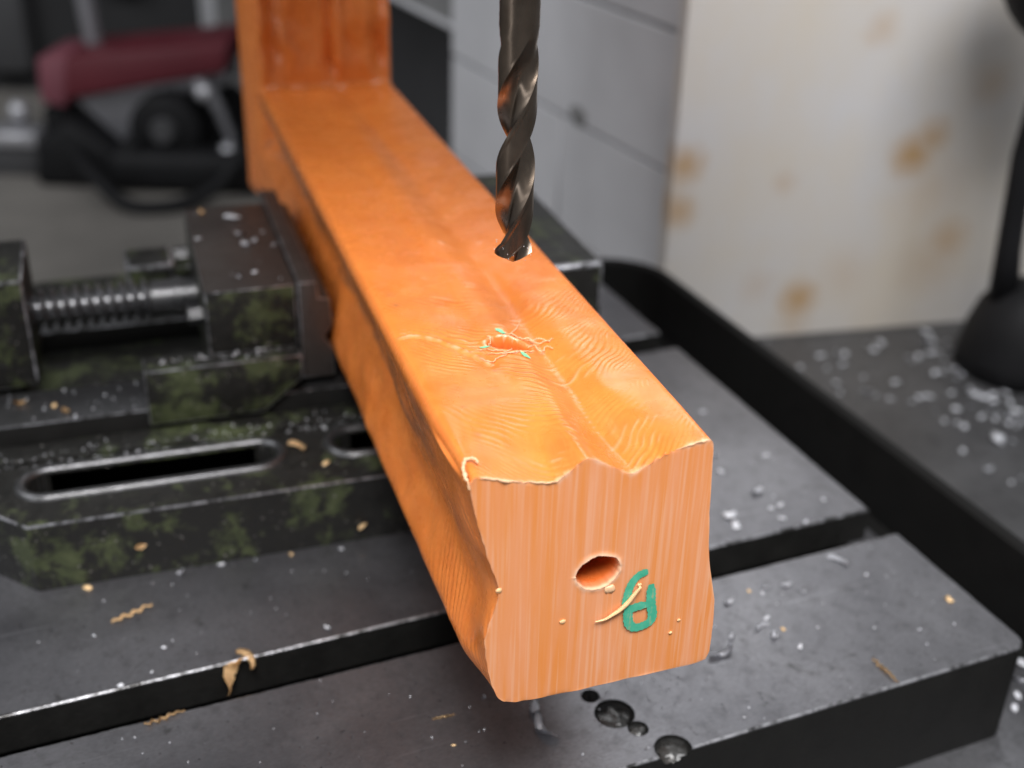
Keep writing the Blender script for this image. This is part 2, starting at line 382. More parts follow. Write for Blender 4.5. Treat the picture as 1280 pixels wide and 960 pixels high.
# unseen drill press head, added to shade the beam's back; holds the drill
hd = empty('added_press_head', (0, 120, 420)); tag(hd, kind='structure')
bm = bmesh.new(); prism(bm, [(-120, -30), (-80, -75), (80, -75), (120, -30), (120, 560), (-120, 560)], 'z', 470, 800); bevel(bm, 18, 3)
obj_bm('added_head_casting', bm, mat_plain('grey_head_enamel', (0.10, 0.11, 0.11), 0.45, 0, 0.1, 20, 0.1), hd)
bm = bmesh.new(); lathe(bm, [(470, 30), (400, 30), (399, 24), (372, 24), (370, 25), (330, 25), (306, 13), (297, 9)], (0, 0, 0), 'z', 40)
obj_bm('chuck', bm, mat_plain('chuck_steel', (0.22, 0.22, 0.23), 0.3, 0.9, 0.1, 60, 0.1), hd)

# ------------------------------------------------------------------ drill press table
tb = empty('machine_table', (0, 0, 0), TA)
tag(tb, 'dark grey slotted steel machine table under the vice', 'machine table')
XR, XL = 206.0, -430.0
prof = [(-61.5, -47.9), (-61.5, 0), (22.3, 0), (22.3, -17), (13, -17), (13, -33), (52, -33), (52, -17), (42.5, -17), (42.5, 0),
        (227, 0), (227, -17), (218, -17), (218, -33), (257, -33), (257, -17), (248, -17), (248, 0), (340, 0), (340, -47.9)]
bm = bmesh.new(); prism(bm, prof, 'x', XL, XR)
# round the two right-hand vertical corners, then ease every top edge
bevel(bm, 7.0, 5, 60, None, lambda e: all(v.co.x > XR - 1 for v in e.verts) and abs(e.verts[0].co.z - e.verts[1].co.z) > 30)
for f in bm.faces: f.material_index = 0 if f.normal.z > 0.7 and f.calc_center_median().z > -1 else 2
top_e = lambda e: all(v.co.z > -0.01 for v in e.verts) and all(v.co.x > XL + 1 for v in e.verts) is not None
bevel(bm, 1.0, 3, 50, 1, lambda e: all(v.co.z > -0.01 for v in e.verts))
slab = obj_bm('slotted_top', bm, [M_TABLE, M_EDGE, M_CAST], tb, 35, off=O0)
cut = []
for i, (cx, cy, r, d) in enumerate([(30.7, -36, 7.6, 4.2), (42.5, -59.5, 7.0, 4.5), (35.3, -46, 3.9, 2.6), (26.4, -24.4, 3.6, 3)]):
    bm = bmesh.new(); n = 28; rings = []
    for (rr, zz) in [(1.04, 1.0), (1.0, 0.02), (0.95, -0.35 * d), (0.74, -0.72 * d), (0.38, -0.95 * d)]:
        rings.append([bm.verts.new((cx + r * rr * math.cos(2 * math.pi * k / n) * (1 + random.uniform(-.05, .05) * (zz < 0)), cy + r * rr * math.sin(2 * math.pi * k / n), zz + (random.uniform(-.5, .5) if rr < .9 else 0))) for k in range(n)])
    for a, b in zip(rings[:-1], rings[1:]):
        for k in range(n): bm.faces.new((a[k], a[(k + 1) % n], b[(k + 1) % n], b[k]))
    bm.faces.new(rings[0]); c = bm.verts.new((cx, cy, -d))
    for k in range(n): bm.faces.new((rings[-1][k], rings[-1][(k + 1) % n], c))
    o = obj_bm('pit_cutter', bm, M_CAST, tb, 35, off=O0); cut.append(o)
bpy.context.view_layer.update()
boolean_cut(slab, cut)
# loose oily crust lying in the pits
for (cx, cy, r, z) in [(30.7, -36, 6.0, -2.7), (42.5, -57.5, 5.2, -2.9), (35.3, -46, 3.0, -1.7)]:
    bm = bmesh.new(); bmesh.ops.create_icosphere(bm, subdivisions=3, radius=1.0)
    for v in bm.verts:
        k = 1 + 0.28 * float(vnoise(v.co.x * 2.2 + cx, v.co.y * 2.2 + v.co.z * 2)) + 0.15 * random.uniform(-1, 1)
        v.co = Vector((cx + v.co.x * r * k, cy + v.co.y * r * k, z + v.co.z * 1.5 * k))
    obj_bm('pit_crust', bm, M_CRUST, tb, 60, off=O0)

def rim_path(inset):
    R = 46 - inset; x1, y1 = 258 - inset, 372 - inset; y0 = -128 + inset
    pts = [(XL - 6, y0), (x1 - R, y0)]
    pts += [(x1 - R + R * math.sin(a), y0 + R - R * math.cos(a)) for a in np.linspace(0, math.pi / 2, 14)[1:]]
    pts += [(x1 - R + R * math.cos(a), y1 - R + R * math.sin(a)) for a in np.linspace(0, math.pi / 2, 14)]
    pts += [(XL - 6, y1)]
    return pts
bm = bmesh.new(); pa = rim_path(0); pb = rim_path(7)
loops = []
for pth, z in ((pa, -62), (pa, -1.5), ([((a[0] * .8 + b[0] * .2), (a[1] * .8 + b[1] * .2)) for a, b in zip(pa, pb)], 0), ([((a[0] * .2 + b[0] * .8), (a[1] * .2 + b[1] * .8)) for a, b in zip(pa, pb)], 0), (pb, -1.5), (pb, -44), (rim_path(12), -48)):
    loops.append([bm.verts.new((p[0], p[1], z)) for p in pth])
for a, b in zip(loops[:-1], loops[1:]):
    for k in range(len(a) - 1): bm.faces.new((a[k], a[k + 1], b[k + 1], b[k]))
rim = obj_bm('tray_rim', bm, M_RIM, tb, 40, off=O0)
bm = bmesh.new(); pc = rim_path(11.5)
fv = [bm.verts.new((p[0], p[1], -48.0)) for p in pc]; bm.faces.new(fv)
fl = [bm.verts.new((p[0], p[1], -60.0)) for p in pc]; bm.faces.new(fl[::-1])
obj_bm('trough_floor', bm, M_TROUGH, tb, 40, off=O0)

# ------------------------------------------------------------------ machine vice
vc = empty('machine_vice', (-30, 230, 0))
tag(vc, 'black machine vice with worn green paint clamping the orange beam', 'vice')
VM = [M_VICE, M_EDGE]
base_pts = [(-170, 100.5), (15, 100.5), (30, 115), (30, 158), (103, 158), (103, 302), (30, 302), (30, 345), (15, 360), (-170, 360), (-188, 342), (-188, 119)]
bm = bmesh.new(); prism(bm, base_pts, 'z', 0.05, 32)
bevel(bm, 0.8, 2, 40, 1, lambda e: all(v.co.z > 31 for v in e.verts))
vb = obj_bm('vice_base', bm, VM, vc, 35)
def stadium(x0, x1, y0, y1, n=12):
    r = (y1 - y0) / 2; c = (y0 + y1) / 2
    return [(x1 - r + r * math.cos(a), c + r * math.sin(a)) for a in np.linspace(-math.pi / 2, math.pi / 2, n)] + [(x0 + r + r * math.cos(a), c + r * math.sin(a)) for a in np.linspace(math.pi / 2, 1.5 * math.pi, n)]
cut = []
for (x0, x1) in ((-171, -65), (-39, 22)):
    bm = bmesh.new(); prism(bm, stadium(x0, x1, 123.5, 141.5), 'z', 8, 40); cut.append(obj_bm('slot_cutter', bm, M_CAST, vc))
bpy.context.view_layer.update()
boolean_cut(vb, cut)
for (x0, x1) in ((-171, -65), (-39, 22)):
    a = stadium(x0 - 5, x1 + 5, 118.5, 146.5, 16); b = stadium(x0, x1, 123.5, 141.5, 16)
    bm = bmesh.new(); lp = []
    for t, z in ((0.0, 31.9), (0.12, 33.2), (0.3, 33.9), (0.55, 34.1), (0.8, 33.6), (0.97, 32.4), (1.0, 31.0), (1.0, 20)):
        lp.append([bm.verts.new((p[0] * (1 - t) + q[0] * t, p[1] * (1 - t) + q[1] * t, z)) for p, q in zip(a, b)])
    for u, v in zip(lp[:-1], lp[1:]):
        for k in range(len(u)): bm.faces.new((u[k], u[(k + 1) % len(u)], v[(k + 1) % len(u)], v[k]))
    obj_bm('slot_lip', bm, M_SLIDE, vc, 60)
for (y0, y1) in ((167, 199), (263, 295)):
    bm = bmesh.new(); box(bm, -188, 61, y0, y1, 32.05, 43)
    bevel(bm, 0.6, 2, 40, 1, lambda e: all(v.co.z > 42 for v in e.verts))
    for f in bm.faces:
        if f.material_index == 0 and abs(f.normal.z) < 0.5: f.material_index = 2
    obj_bm('slideway', bm, [M_SLIDE, M_EDGE, M_CAST], vc, 35)
# step of the base between lug and slideway
bm = bmesh.new(); box(bm, -187, 60, 151, 166.5, 32.05, 33.6); bevel(bm, 0.7, 2); obj_bm('casting_step', bm, M_VICE, vc, 35)
# moving jaw
bm = bmesh.new(); prism(bm, [(-118, 64), (-47, 64), (-47, 52), (-66, 36.5), (-118, 36.5)], 'y', 163, 178); bevel(bm, 0.8, 2, 30, 1)
obj_bm('jaw_wing', bm, VM, vc, 35)
bm = bmesh.new(); prism(bm, [(-110, 64), (-47, 64), (-47, 52), (-66, 36.5), (-110, 36.5)], 'y', 284, 298); bevel(bm, 0.8, 2, 30, 1)
obj_bm('jaw_wing', bm, VM, vc, 35)
bm = bmesh.new(); box(bm, -87.5, -47.2, 178.1, 283.9, 43.1, 63.4); obj_bm('jaw_body', bm, M_VICE, vc, 35)
bm = bmesh.new(); box(bm, -88, -46.6, 173, 286, 63.5, 95.5); bevel(bm, 1.1, 2, 30, 1)
for f in bm.faces:
    if f.normal.z > 0.9: f.material_index = 2
obj_bm('moving_jaw', bm, VM + [M_JAWPL], vc, 35)
plate = [(-46, 97), (-37.5, 96.5), (-37.1, 88.5), (-31.6, 87.6), (-30.9, 74), (-35, 68), (-30.9, 61.5), (-30.9, 47.8), (-46, 48)]
bm = bmesh.new(); prism(bm, plate, 'y', 170, 303); bevel(bm, 0.5, 2, 30, 1); obj_bm('jaw_plate', bm, [M_JAWPL, M_EDGE], vc, 35)
bm = bmesh.new(); prism(bm, [(15.2 - x, z) for x, z in plate], 'y', 168, 300); bevel(bm, 0.5, 2, 30, 1); obj_bm('jaw_plate', bm, [M_JAWPL, M_EDGE], vc, 35)
bm = bmesh.new(); box(bm, 61.3, 100.5, 160, 302, 32.05, 96.5); bevel(bm, 2.2, 3, 30, 1); obj_bm('fixed_jaw', bm, VM, vc, 35)
# screw, real helix
xs = np.arange(-205, -109.8, 0.25); th = np.linspace(0, 2 * math.pi, 40, endpoint=False)
XX, TH = np.meshgrid(xs, th, indexing='ij')
fr = np.mod(XX / 5.3 - TH / (2 * math.pi), 1.0)
rr = 6.8 + 3.8 * np.clip(1.22 - np.abs(fr - 0.5) * 3.6, 0, 1)
V = np.stack([XX, 230 + rr * np.cos(TH), 70.5 + rr * np.sin(TH)], -1).reshape(-1, 3)
obj_np('lead_screw', V, grid_faces(len(xs), len(th), True), M_SCREW, vc, True)
bm = bmesh.new(); lathe(bm, [(-110.5, 8.2), (-110, 8.9), (-99, 8.9), (-98.6, 9.6), (-95, 9.6), (-94.6, 8.4), (-87, 8.4)], (0, 230, 70.5)); obj_bm('screw_collar', bm, M_SLIDE, vc, 30)
bm = bmesh.new(); box(bm, -240, -165, 203, 257, 43.05, 97); bevel(bm, 1.2, 2, 30, 1); obj_bm('nut_block', bm, VM, vc, 35)
bm = bmesh.new(); box(bm, -121, -96, 276, 304, 43.05, 69); bevel(bm, 2, 2, 30, 1); obj_bm('guide_block', bm, VM, vc, 35)
for (bx, by, bz) in ((-88, 198, 74), (-88, 297, 65.5)):
    bm = bmesh.new(); lathe(bm, [(-7, 3.6), (-6.4, 4.6), (-0.2, 4.8), (-0.1, 4.8)], (bx, by, bz), 'x', 6); bevel(bm, 0.4, 1, 30); obj_bm('bolt_head', bm, M_SLIDE, vc, 30)

# ------------------------------------------------------------------ orange beam
bo = empty('orange_beam', (0, 160, 56))
tag(bo, 'orange plastic beam with upright end, clamped in the vice under the drill', 'beam')
KE = [(-35.2, 6), (-34.6, 2.8), (-32.5, 2.2), (-23, 5.2), (-11.4, 7.3), (-6, 4.4), (-1, 1.2), (6.5, 5), (13, 8.4), (19, 5.5), (25, 3.2), (35.5, 1.1), (37.6, 1.9), (38.3, 5), (38.8, 14), (39.5, 27), (41.5, 45), (45, 61), (45.7, 74), (45.3, 83), (42, 85.6), (22, 86), (-5, 86.8), (-20, 86.2), (-25.5, 83.5), (-29, 74), (-30.5, 61), (-28.5, 52), (-26.6, 42), (-29.7, 30), (-33, 19)]
KM = [(-37.6, 4.5), (-36.6, 1.2), (-34, 0.1), (-23, 0.3), (-11, 0.8), (-5, 0.5), (0, 0.35), (4.5, 1.0), (9.5, 1.6), (15.5, 1.0), (24, 0.3), (35, 0.0), (37, 0.9), (37.9, 4), (38.3, 14), (39.5, 27), (41, 45), (44.5, 60), (46, 74), (45.5, 83), (43, 86), (22, 86), (-5, 86), (-24, 86), (-29.6, 84), (-30.9, 77), (-28.8, 64), (-25.8, 53), (-23.0, 44), (-29.2, 28), (-35.2, 13)]
KN = KM[:24] + [(-29.4, 84.5), (-30.4, 79), (-27.0, 69), (-24.0, 59), (-27.2, 46), (-32.3, 29), (-36, 13)]
NK = len(KE)
dens = lambda k: 0.42 if 1 <= k < 12 else (0.9 if (k >= 23 or k < 1) else 2.2)
def crom(K):
    K = np.array(K, float); out = []; kid = []
    for k in range(NK):
        a, b, c, d = K[(k - 1) % NK], K[k], K[(k + 1) % NK], K[(k + 2) % NK]
        n = SEGN[k]
        for t in np.arange(n) / n:
            s = 0.5 * (2 * b + (c - a) * t + (2 * a - 5 * b + 4 * c - d) * t * t + (-a + 3 * b - 3 * c + d) * t ** 3)
            lin = 0.0 if 3 <= k <= 10 else 0.25
            s = s * (1 - lin) + (b * (1 - t) + c * t) * lin
            out.append(s); kid.append(k + t)
    return np.array(out), np.array(kid)
SEGN = [max(2, int(np.hypot(KM[(k + 1) % NK][0] - KM[k][0], KM[(k + 1) % NK][1] - KM[k][1]) / dens(k)) + 1) for k in range(NK)]
PE, KID = crom(KE); PM, _ = crom(KM); PN, _ = crom(KN)
NP = len(PE)
Y0 = -74.0
ys = np.concatenate([np.arange(-74, 70, 0.5), np.arange(70, 130, 0.9), np.arange(130, 341, 2.0), [341.0]])
us = (ys - Y0) / (341 - Y0)
U = us[:, None]; Yt = ys[:, None]
wE = 1 - sstep(-74, -34, Yt)
topk = ((KID >= 1.5) & (KID <= 12.5))[None, :]
wN = 1 - sstep(5, 75, Yt)
wE = np.where(KID[None, :] > 22, 1 - sstep(-74, -50, Yt), wE)
X = (PM[None, :, 0] * (1 - wN) + PN[None, :, 0] * wN) * (1 - wE) + PE[None, :, 0] * wE
PD = (PM[None, :, 1] * (1 - wN) + PN[None, :, 1] * wN) * (1 - wE) + PE[None, :, 1] * wE
gro = np.exp(-((PM[None, :, 0] - 9.5) / 7.0) ** 2) * topk
PD = PD + gro * 2.4 * (1 - sstep(-50, 110, Yt)) * sstep(-74, -50, Yt)
bulge = (sstep(22.5, 24, KID) * (1 - sstep(27.5, 28.4, KID)))[None, :]
X = X - 8.5 * bulge * sstep(306, 340, Yt)
Y = Y0 + U * (341 + PD - Y0)
Z = 142 - PD
tw = (sstep(1.2, 2.4, KID) * (1 - sstep(11.2, 12.4, KID)))[None, :] * np.ones_like(X)
lw = (sstep(23.5, 25, KID) * (1 - sstep(30, 30.9, KID)))[None, :] * np.ones_like(X)
# tool and flow ripples on the top
dx = X - 8 - 0.012 * Y
g = 0.30 * np.sqrt(dx * dx + 12) + np.where(dx > 0, 0.020, 0.008) * dx * dx
ph = 2 * math.pi * (Y - g + 4.5 * vnoise(X / 17, Y / 17) + 0.9 * vnoise(X / 5, Y / 6, 2)) / 2.7
rip = np.sin(ph) + 0.35 * np.sin(ph * 2.0 + 1)
patch = np.clip(0.45 + 0.9 * vnoise(X / 13, Y / 13, 5), 0.05, 1.2)
edge = 1 - 0.85 * np.exp(-(dx / 4.0) ** 2)
amp = 0.125 * patch * edge * (1 - 0.55 * sstep(60, 200, Y))
smoothpatch = 1 - 0.8 * np.exp(-(((X + 22) / 9) ** 2 + ((Y + 30) / 26) ** 2))
Z += tw * (amp * rip * smoothpatch + 0.28 * vnoise(X / 21, Y / 26, 3) + 0.10 * vnoise(X / 7, Y / 9, 4))
# a few crisp lifted lips left by the tool
lips = np.clip(np.sin(ph), 0, 1) ** 3 * np.clip(vnoise(X / 7.5, Y / 4.5, 8) - 0.35, 0, 1) * (np.abs(dx) < 26) * (Y < 95)
Z += tw * lips * 0.5
# ripples on the left flank
ph2 = 2 * math.pi * (Y * 0.8 + PD * 0.55 + 3 * vnoise(Y / 16, PD / 16, 6)) / 3.2
X += lw * (0.16 * np.sin(ph2) * np.clip(0.5 + vnoise(Y / 14, PD / 14, 7), 0, 1.2) + 0.9 * vnoise(Y / 26, PD / 20, 9) + 0.35 * vnoise(Y / 9, PD / 8, 10))
# drilled hole in the top
ang = np.arctan2(Y, X + 0.6)
rad = np.hypot((X + 0.6) / 7.3, (Y + 0.2 + 0.22 * X) / 5.4) * (1 + 0.05 * vnoise(ang * 2.2, 0 * ang, 12))
rad = np.where(tw > 0.5, rad, 99)
hole = 1 - sstep(0.82, 1.03, rad)
Z -= hole * 8.0
Z += np.exp(-((rad - 1.12) / 0.10) ** 2) * 0.45 * (0.5 + 0.5 * vnoise(ang * 3, rad * 3, 14))
# long scraped ridge
def polydist(px, py, pts):
    d = np.full(px.shape, 1e9)
    for (ax, ay), (bx, by) in zip(pts[:-1], pts[1:]):
        vx, vy = bx - ax, by - ay; t = np.clip(((px - ax) * vx + (py - ay) * vy) / (vx * vx + vy * vy), 0, 1)
        d = np.minimum(d, np.hypot(px - ax - t * vx, py - ay - t * vy))
    return d
SCR = [(-35.6, 11.7), (-30.9, 12.8), (-26.6, 11), (-22.2, 7.4), (-18.9, 1.9), (-16.1, -2.9), (-13.2, -7.3), (-11.2, -12.3)]
ds = polydist(X, Y, SCR)
Z += tw * 0.45 * np.exp(-(ds / 0.7) ** 2) - tw * 0.25 * np.exp(-(np.maximum(ds - 1.6, 0) / 1.2) ** 2) * (ds > 0.9)
pale = tw * 0.55 * np.exp(-(ds / 0.9) ** 2) * np.clip(0.5 + 0.9 * vnoise(X / 2, Y / 2, 15), 0, 1)
pale = np.maximum(pale, np.exp(-((rad - 1.06) / 0.09) ** 2) * np.clip(0.35 + 0.9 * vnoise(ang * 4, rad * 2, 16), 0, 1))
rag = 0.7 + 0.6 * vnoise(KID * 3.1, 0 * KID, 17) + 0.5 * vnoise(KID * 9.0, 0 * KID, 18)
rag = np.clip(rag, 0.15, 3)[None, :] * np.where(topk, 1.0, 0.5)
edgek = np.clip(0.45 + 0.9 * vnoise(KID * 1.7, 0 * KID, 43), 0, 1)[None, :] * np.where(topk, 1.0, 0.55)
pale = np.maximum(pale, np.exp(-((Y - Y0) / rag) ** 2) * 0.85 * edgek)
pale = np.maximum(pale, np.clip(lips * 0.8 * tw, 0, 0.3))
pale = pale * np.where(rad < 1.03, 0, 1)
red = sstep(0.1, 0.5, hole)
dirt_shade = np.zeros_like(X)
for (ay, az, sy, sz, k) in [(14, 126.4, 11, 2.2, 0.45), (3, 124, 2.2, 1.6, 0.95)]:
    dirt_shade = np.maximum(dirt_shade, (KID[None, :] > 28) * k * np.exp(-((Y - ay) / sy) ** 2 - ((Z - az + (Y - ay) * 0.0) / sz) ** 2))
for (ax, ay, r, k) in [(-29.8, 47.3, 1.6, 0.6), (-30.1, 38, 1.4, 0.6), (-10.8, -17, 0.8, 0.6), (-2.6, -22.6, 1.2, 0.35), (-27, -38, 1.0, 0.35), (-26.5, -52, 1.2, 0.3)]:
    dirt_shade = np.maximum(dirt_shade, tw * k * np.exp(-(np.hypot(X - ax, Y - ay) / r) ** 2) * (0.5 + 0.5 * vnoise(X, Y, 20)))
dirt_shade = np.maximum(dirt_shade, ((KID[None, :] > 27.6) * sstep(-60, -10, Y) * (1 - sstep(142 - 8, 142 - 3, Z)) * np.clip(0.36 + 0.35 * vnoise(Y / 14, Z / 7, 41) + 0.2 * vnoise(Y / 4, Z / 3, 42), 0, 0.7)))  # grime plus painted shade on the overhanging upper left facet
pale = np.maximum(pale, (KID[None, :] > 28.5) * 0.5 * np.exp(-((Y - 17) / 9) ** 2 - ((Z - 128.3) / 1.0) ** 2) * np.clip(0.4 + vnoise(Y / 1.3, Z, 21), 0, 1))
# ragged front rim
Y[0] += 0.25 * vnoise(KID * 5, 0 * KID, 22)
rows = [np.stack([X, Y, Z], -1)]
zs = np.concatenate([np.arange(3.0, 200, 3.0), [200.0]]) / 200.0
PDm = PM[None, :, 1]; Xm = PM[None, :, 0] - 8.5 * bulge; zz = zs[:, None]
Zu = (142 - PDm) + zz * (345 - (142 - PDm)); Yu = 341 + PDm + 0 * zz
groove_u = np.exp(-((Xm - 3) / 2.6) ** 2) * 2.6 - np.exp(-((Xm - 8.5) / 2.4) ** 2) * 1.6 + np.exp(-((Xm + 29) / 4) ** 2) * 2.4 - np.exp(-((Xm + 34) / 2) ** 2) * 0.8 + np.exp(-((Xm - 31) / 3.5) ** 2) * 2.6 + np.exp(-((Xm + 12) / 9) ** 2) * 0.8
fade = np.minimum(1, zz * 14)
Yu = Yu + fade * topk * (1.5 * groove_u + 1.8 * vnoise(Xm / 7 + Zu / 30, Zu / 13, 23) + 0.9 * vnoise(Xm / 3.5 + Zu / 15, Zu / 6, 24))
rows.append(np.stack([Xm + 0 * zz, Yu, Zu], -1))
A = np.concatenate(rows, 0); nr = A.shape[0]; nu = len(zs)
ex = lambda a: np.concatenate([a, np.zeros((nu, NP))], 0)
Fb = grid_faces(nr, NP, True)[:, ::-1]
obj_np('beam_body', A.reshape(-1, 3), Fb, M_OR, bo, True, attrs={'pale': ex(pale), 'red': ex(red), 'dirt_shade': ex(dirt_shade)})
bm = bmesh.new(); bm.faces.new([bm.verts.new(p) for p in A[-1]]); obj_bm('upright_end', bm, M_OR, bo, False)
# sawn end with a bored hole
ring0 = A[0].copy(); hc = np.array([4.5, 100.2])
a0 = np.arctan2(ring0[:, 2] - hc[1], ring0[:, 0] - hc[0])
hr = 1 + 0.03 * vnoise(a0 * 1.6, a0 * 0, 30) + 0.022 * vnoise(a0 * 6, a0 * 0, 31)
hx = hc[0] + 7.0 * hr * np.cos(a0) ; hz = hc[1] + 6.1 * hr * np.sin(a0) + 0.04 * 7 * np.cos(a0)
ts = np.concatenate([[0, 0.006, 0.02], np.linspace(0.05, 0.9, 26), [0.94, 0.965, 0.985, 1.0]])
C = []; cp = []
for t in ts:
    x = ring0[:, 0] * (1 - t) + hx * t; z = ring0[:, 2] * (1 - t) + hz * t
    y = ring0[:, 1] * (1 - t) ** 120 + Y0 * (1 - (1 - t) ** 120) + 0 * x
    dh = np.hypot(x - hx, z - hz); de = np.hypot(x - ring0[:, 0], z - ring0[:, 2])
    lip = np.exp(-(dh / 0.8) ** 2) * (0.55 + 0.4 * vnoise(a0 * 5, dh, 32))
    y = y - lip * 0.5
    C.append(np.stack([x, y, z], -1))
    cp.append(np.maximum(np.exp(-(dh / 0.75) ** 2) * 0.95, np.exp(-(de / np.clip(rag[0], .2, 1.0)) ** 2) * edgek[0] * 0.85))
C = np.array(C)
obj_np('cut_face', C.reshape(-1, 3), grid_faces(len(ts), NP, True)[:, ::-1], M_CUT, bo, True, attrs={'pale': np.array(cp)})
B = []; bp = []
for d, sc in [(0, 1.0), (0.5, 0.97), (1.5, 0.95), (4, 0.93), (10, 0.92), (22, 0.91), (60, 0.9), (60.2, 0.6), (63, 0.02)]:
    B.append(np.stack([hc[0] + (hx - hc[0]) * sc, C[-1][:, 1] * (d == 0) + (Y0 + d - 0.3) * (d > 0) + 0 * hx + (0.2 * vnoise(a0 * 4, a0 * 0 + d) if d else 0), hc[1] + (hz - hc[1]) * sc], -1)); bp.append(np.full(NP, 0.9 if d < 0.6 else (0.25 if d < 2 else 0.0)))
B = np.array(B)
Z0 = np.zeros(len(B) * NP)
obj_np('bored_hole', B.reshape(-1, 3), grid_faces(len(B), NP, True)[:, ::-1], M_OR, bo, True, attrs={'pale': np.array(bp), 'red': Z0 + 0.8, 'dirt_shade': Z0})
# green handwritten mark on the sawn end
def ribbon(bm, pts, wd, y, th=0.12, taper=0.25):
    P = [np.array(p) for p in pts]; L = []; n = len(P)
    for i, p in enumerate(P):
        t = P[min(i + 1, n - 1)] - P[max(i - 1, 0)]; t = t / (np.linalg.norm(t) + 1e-9); nn = np.array([-t[1], t[0]])
        e = min(i, n - 1 - i) / max(1.0, n * 0.06); k = wd / 2 * min(1.0, 0.55 + 0.45 * min(1, e)) * (1 + 0.08 * math.sin(i * 1.7))
        L.append((p + nn * k, p - nn * k))
    va = [(bm.verts.new((a[0], y - 0.15 * i / n, a[1])), bm.verts.new((b[0], y - 0.15 * i / n, b[1]))) for i, (a, b) in enumerate(L)]
    for (a, b), (c, d) in zip(va[:-1], va[1:]): bm.faces.new((a, b, d, c))
S1 = [(20.9, 97.4), (18.3, 96.8), (16.2, 94.8), (15.0, 91.8), (14.4, 87.9), (14.4, 85.2)]
S2 = [(22.2, 92.5), (22.5, 88.5), (22.8, 84.9), (23.6, 80.6), (23.1, 78.2), (20.9, 77.0), (17.9, 76.8), (15.9, 78.8), (15.3, 82.0), (15.5, 84.0), (18.2, 84.9), (22.2, 85.0)]
bm = bmesh.new(); ribbon(bm, spline(S1, 8), 2.7, Y0 - 0.42); obj_bm('ink_stroke', bm, M_GREEN, bo)
bm = bmesh.new(); ribbon(bm, spline(S2, 8), 3.1, Y0 - 0.60); obj_bm('ink_stroke', bm, M_GREEN, bo)
# tan fibre and dabs stuck on the end
bm = bmesh.new(); FP = spline([(4.4, 82.4), (7.5, 82.6), (9.9, 83.8), (12.3, 85.2), (14.6, 87.3), (16.4, 89.8), (18.6, 92.7)], 5)
tube(bm, [(p[0], Y0 - 1.1, p[1]) for p in FP], [0.15 + 0.75 * math.sin(math.pi * min(1, (i + 1) / (len(FP) * 1.15))) * (0.5 + 0.5 * i / len(FP)) for i in range(len(FP))], 7)
obj_bm('stuck_fibre', bm, M_FIBRE, bo, True)
for (x, z, r) in [(-5.9, 84.1, 1.0), (8.8, 93.2, 1.9), (30.8, 71.4, 0.7), (33.2, 75.9, 0.6), (18.5, 92.6, 0.8), (-26.3, 100, 1.0)]:
    bm = bmesh.new(); bmesh.ops.create_icosphere(bm, subdivisions=2, radius=1)
    for v in bm.verts: v.co = Vector((x, Y0 - 0.2, z)) + Vector((v.co.x * r * random.uniform(.85, 1.15), v.co.y * 0.32, v.co.z * r * random.uniform(.5, 1.1)))
    obj_bm('plastic_dab', bm, M_FIBRE if r < 1.8 else M_FRAY, bo, True)
# faded marker dashes and frayed threads round the top hole
def topz(x, y):
    i = np.abs(ys - y).argmin(); row = A[i]; k = np.where(topk[0])[0]; j = k[np.abs(row[k, 0] - x).argmin()]
    return row[j, 2]
for p, q, wd in [((-1.5, 11.2), (0.2, 6.8), 2.2), ((-11, -0.8), (-7.6, -0.9), 1.7), ((1.3, -6.6), (3.0, -11.0), 2.2)]:
    bm = bmesh.new(); n = 9; prev = None
    for i in range(n):
        t = i / (n - 1); cx = p[0] * (1 - t) + q[0] * t; cy = p[1] * (1 - t) + q[1] * t
        d = Vector((q[0] - p[0], q[1] - p[1])).normalized(); nn = Vector((-d.y, d.x)); k = wd / 2 * (0.35 + 0.65 * math.sin(math.pi * min(1, max(0.0, t * .9 + .08)))) * random.uniform(.8, 1.15)
        ps = [(cx + nn.x * s * k, cy + nn.y * s * k) for s in (-1, -0.33, 0.33, 1)]
        cur = [bm.verts.new((a, b, topz(a, b) + 0.32)) for a, b in ps]
        if prev:
            for s in range(3): bm.faces.new((prev[s], prev[s + 1], cur[s + 1], cur[s]))
        prev = cur
    obj_bm('faded_ink_dash', bm, M_MINT, bo, True)
THR = [[(1.3, 5.7), (4.2, 9.9), (7.2, 14.2), (9.1, 17.6)], [(-0.1, 6.1), (3.1, 6.6), (5.2, 4.4), (7.8, 4.0), (9.4, -0.4), (12.3, 0.7), (15.6, 1.2)],
       [(5.4, -2.2), (7.8, -1.5), (7.9, -5.4), (9.2, -6.4), (11.5, -3.2), (13.2, -4.7)], [(-11.7, -3.1), (-8.8, -2.5), (-7.4, -4.6), (-4.8, -5.6), (-3.5, -6.6), (-1.3, -5.4), (-0.2, -3.6)],
       [(-13.2, -9.2), (-11.1, -12.0), (-7.6, -10.1), (-4.3, -9.0)], [(-7.3, -1.7), (-6.9, 2.2), (-5.6, 4.6), (-6.4, 5.6)], [(-10, -6), (-6, -7.4), (-2, -7.8), (3, -6.6), (6.5, -5.0)], [(6, 3.2), (9, 2.2), (11, 3.1), (14, 0.2)]]
for tpts in THR:
    P = spline(tpts, 6); bm = bmesh.new(); pts = []
    for i, p in enumerate(P):
        jx, jy = random.uniform(-.22, .22), random.uniform(-.35, .35); zt = topz(p[0], p[1])
        pts.append((p[0] + jx, p[1] + jy, max(zt, 139.8) + 0.28 + random.uniform(0, .35)))
    tube(bm, pts, [0.06 + 0.13 * random.random() + 0.08 * math.sin(math.pi * i / len(P)) for i in range(len(P))], 5); obj_bm('frayed_thread', bm, M_FRAY, bo, True)
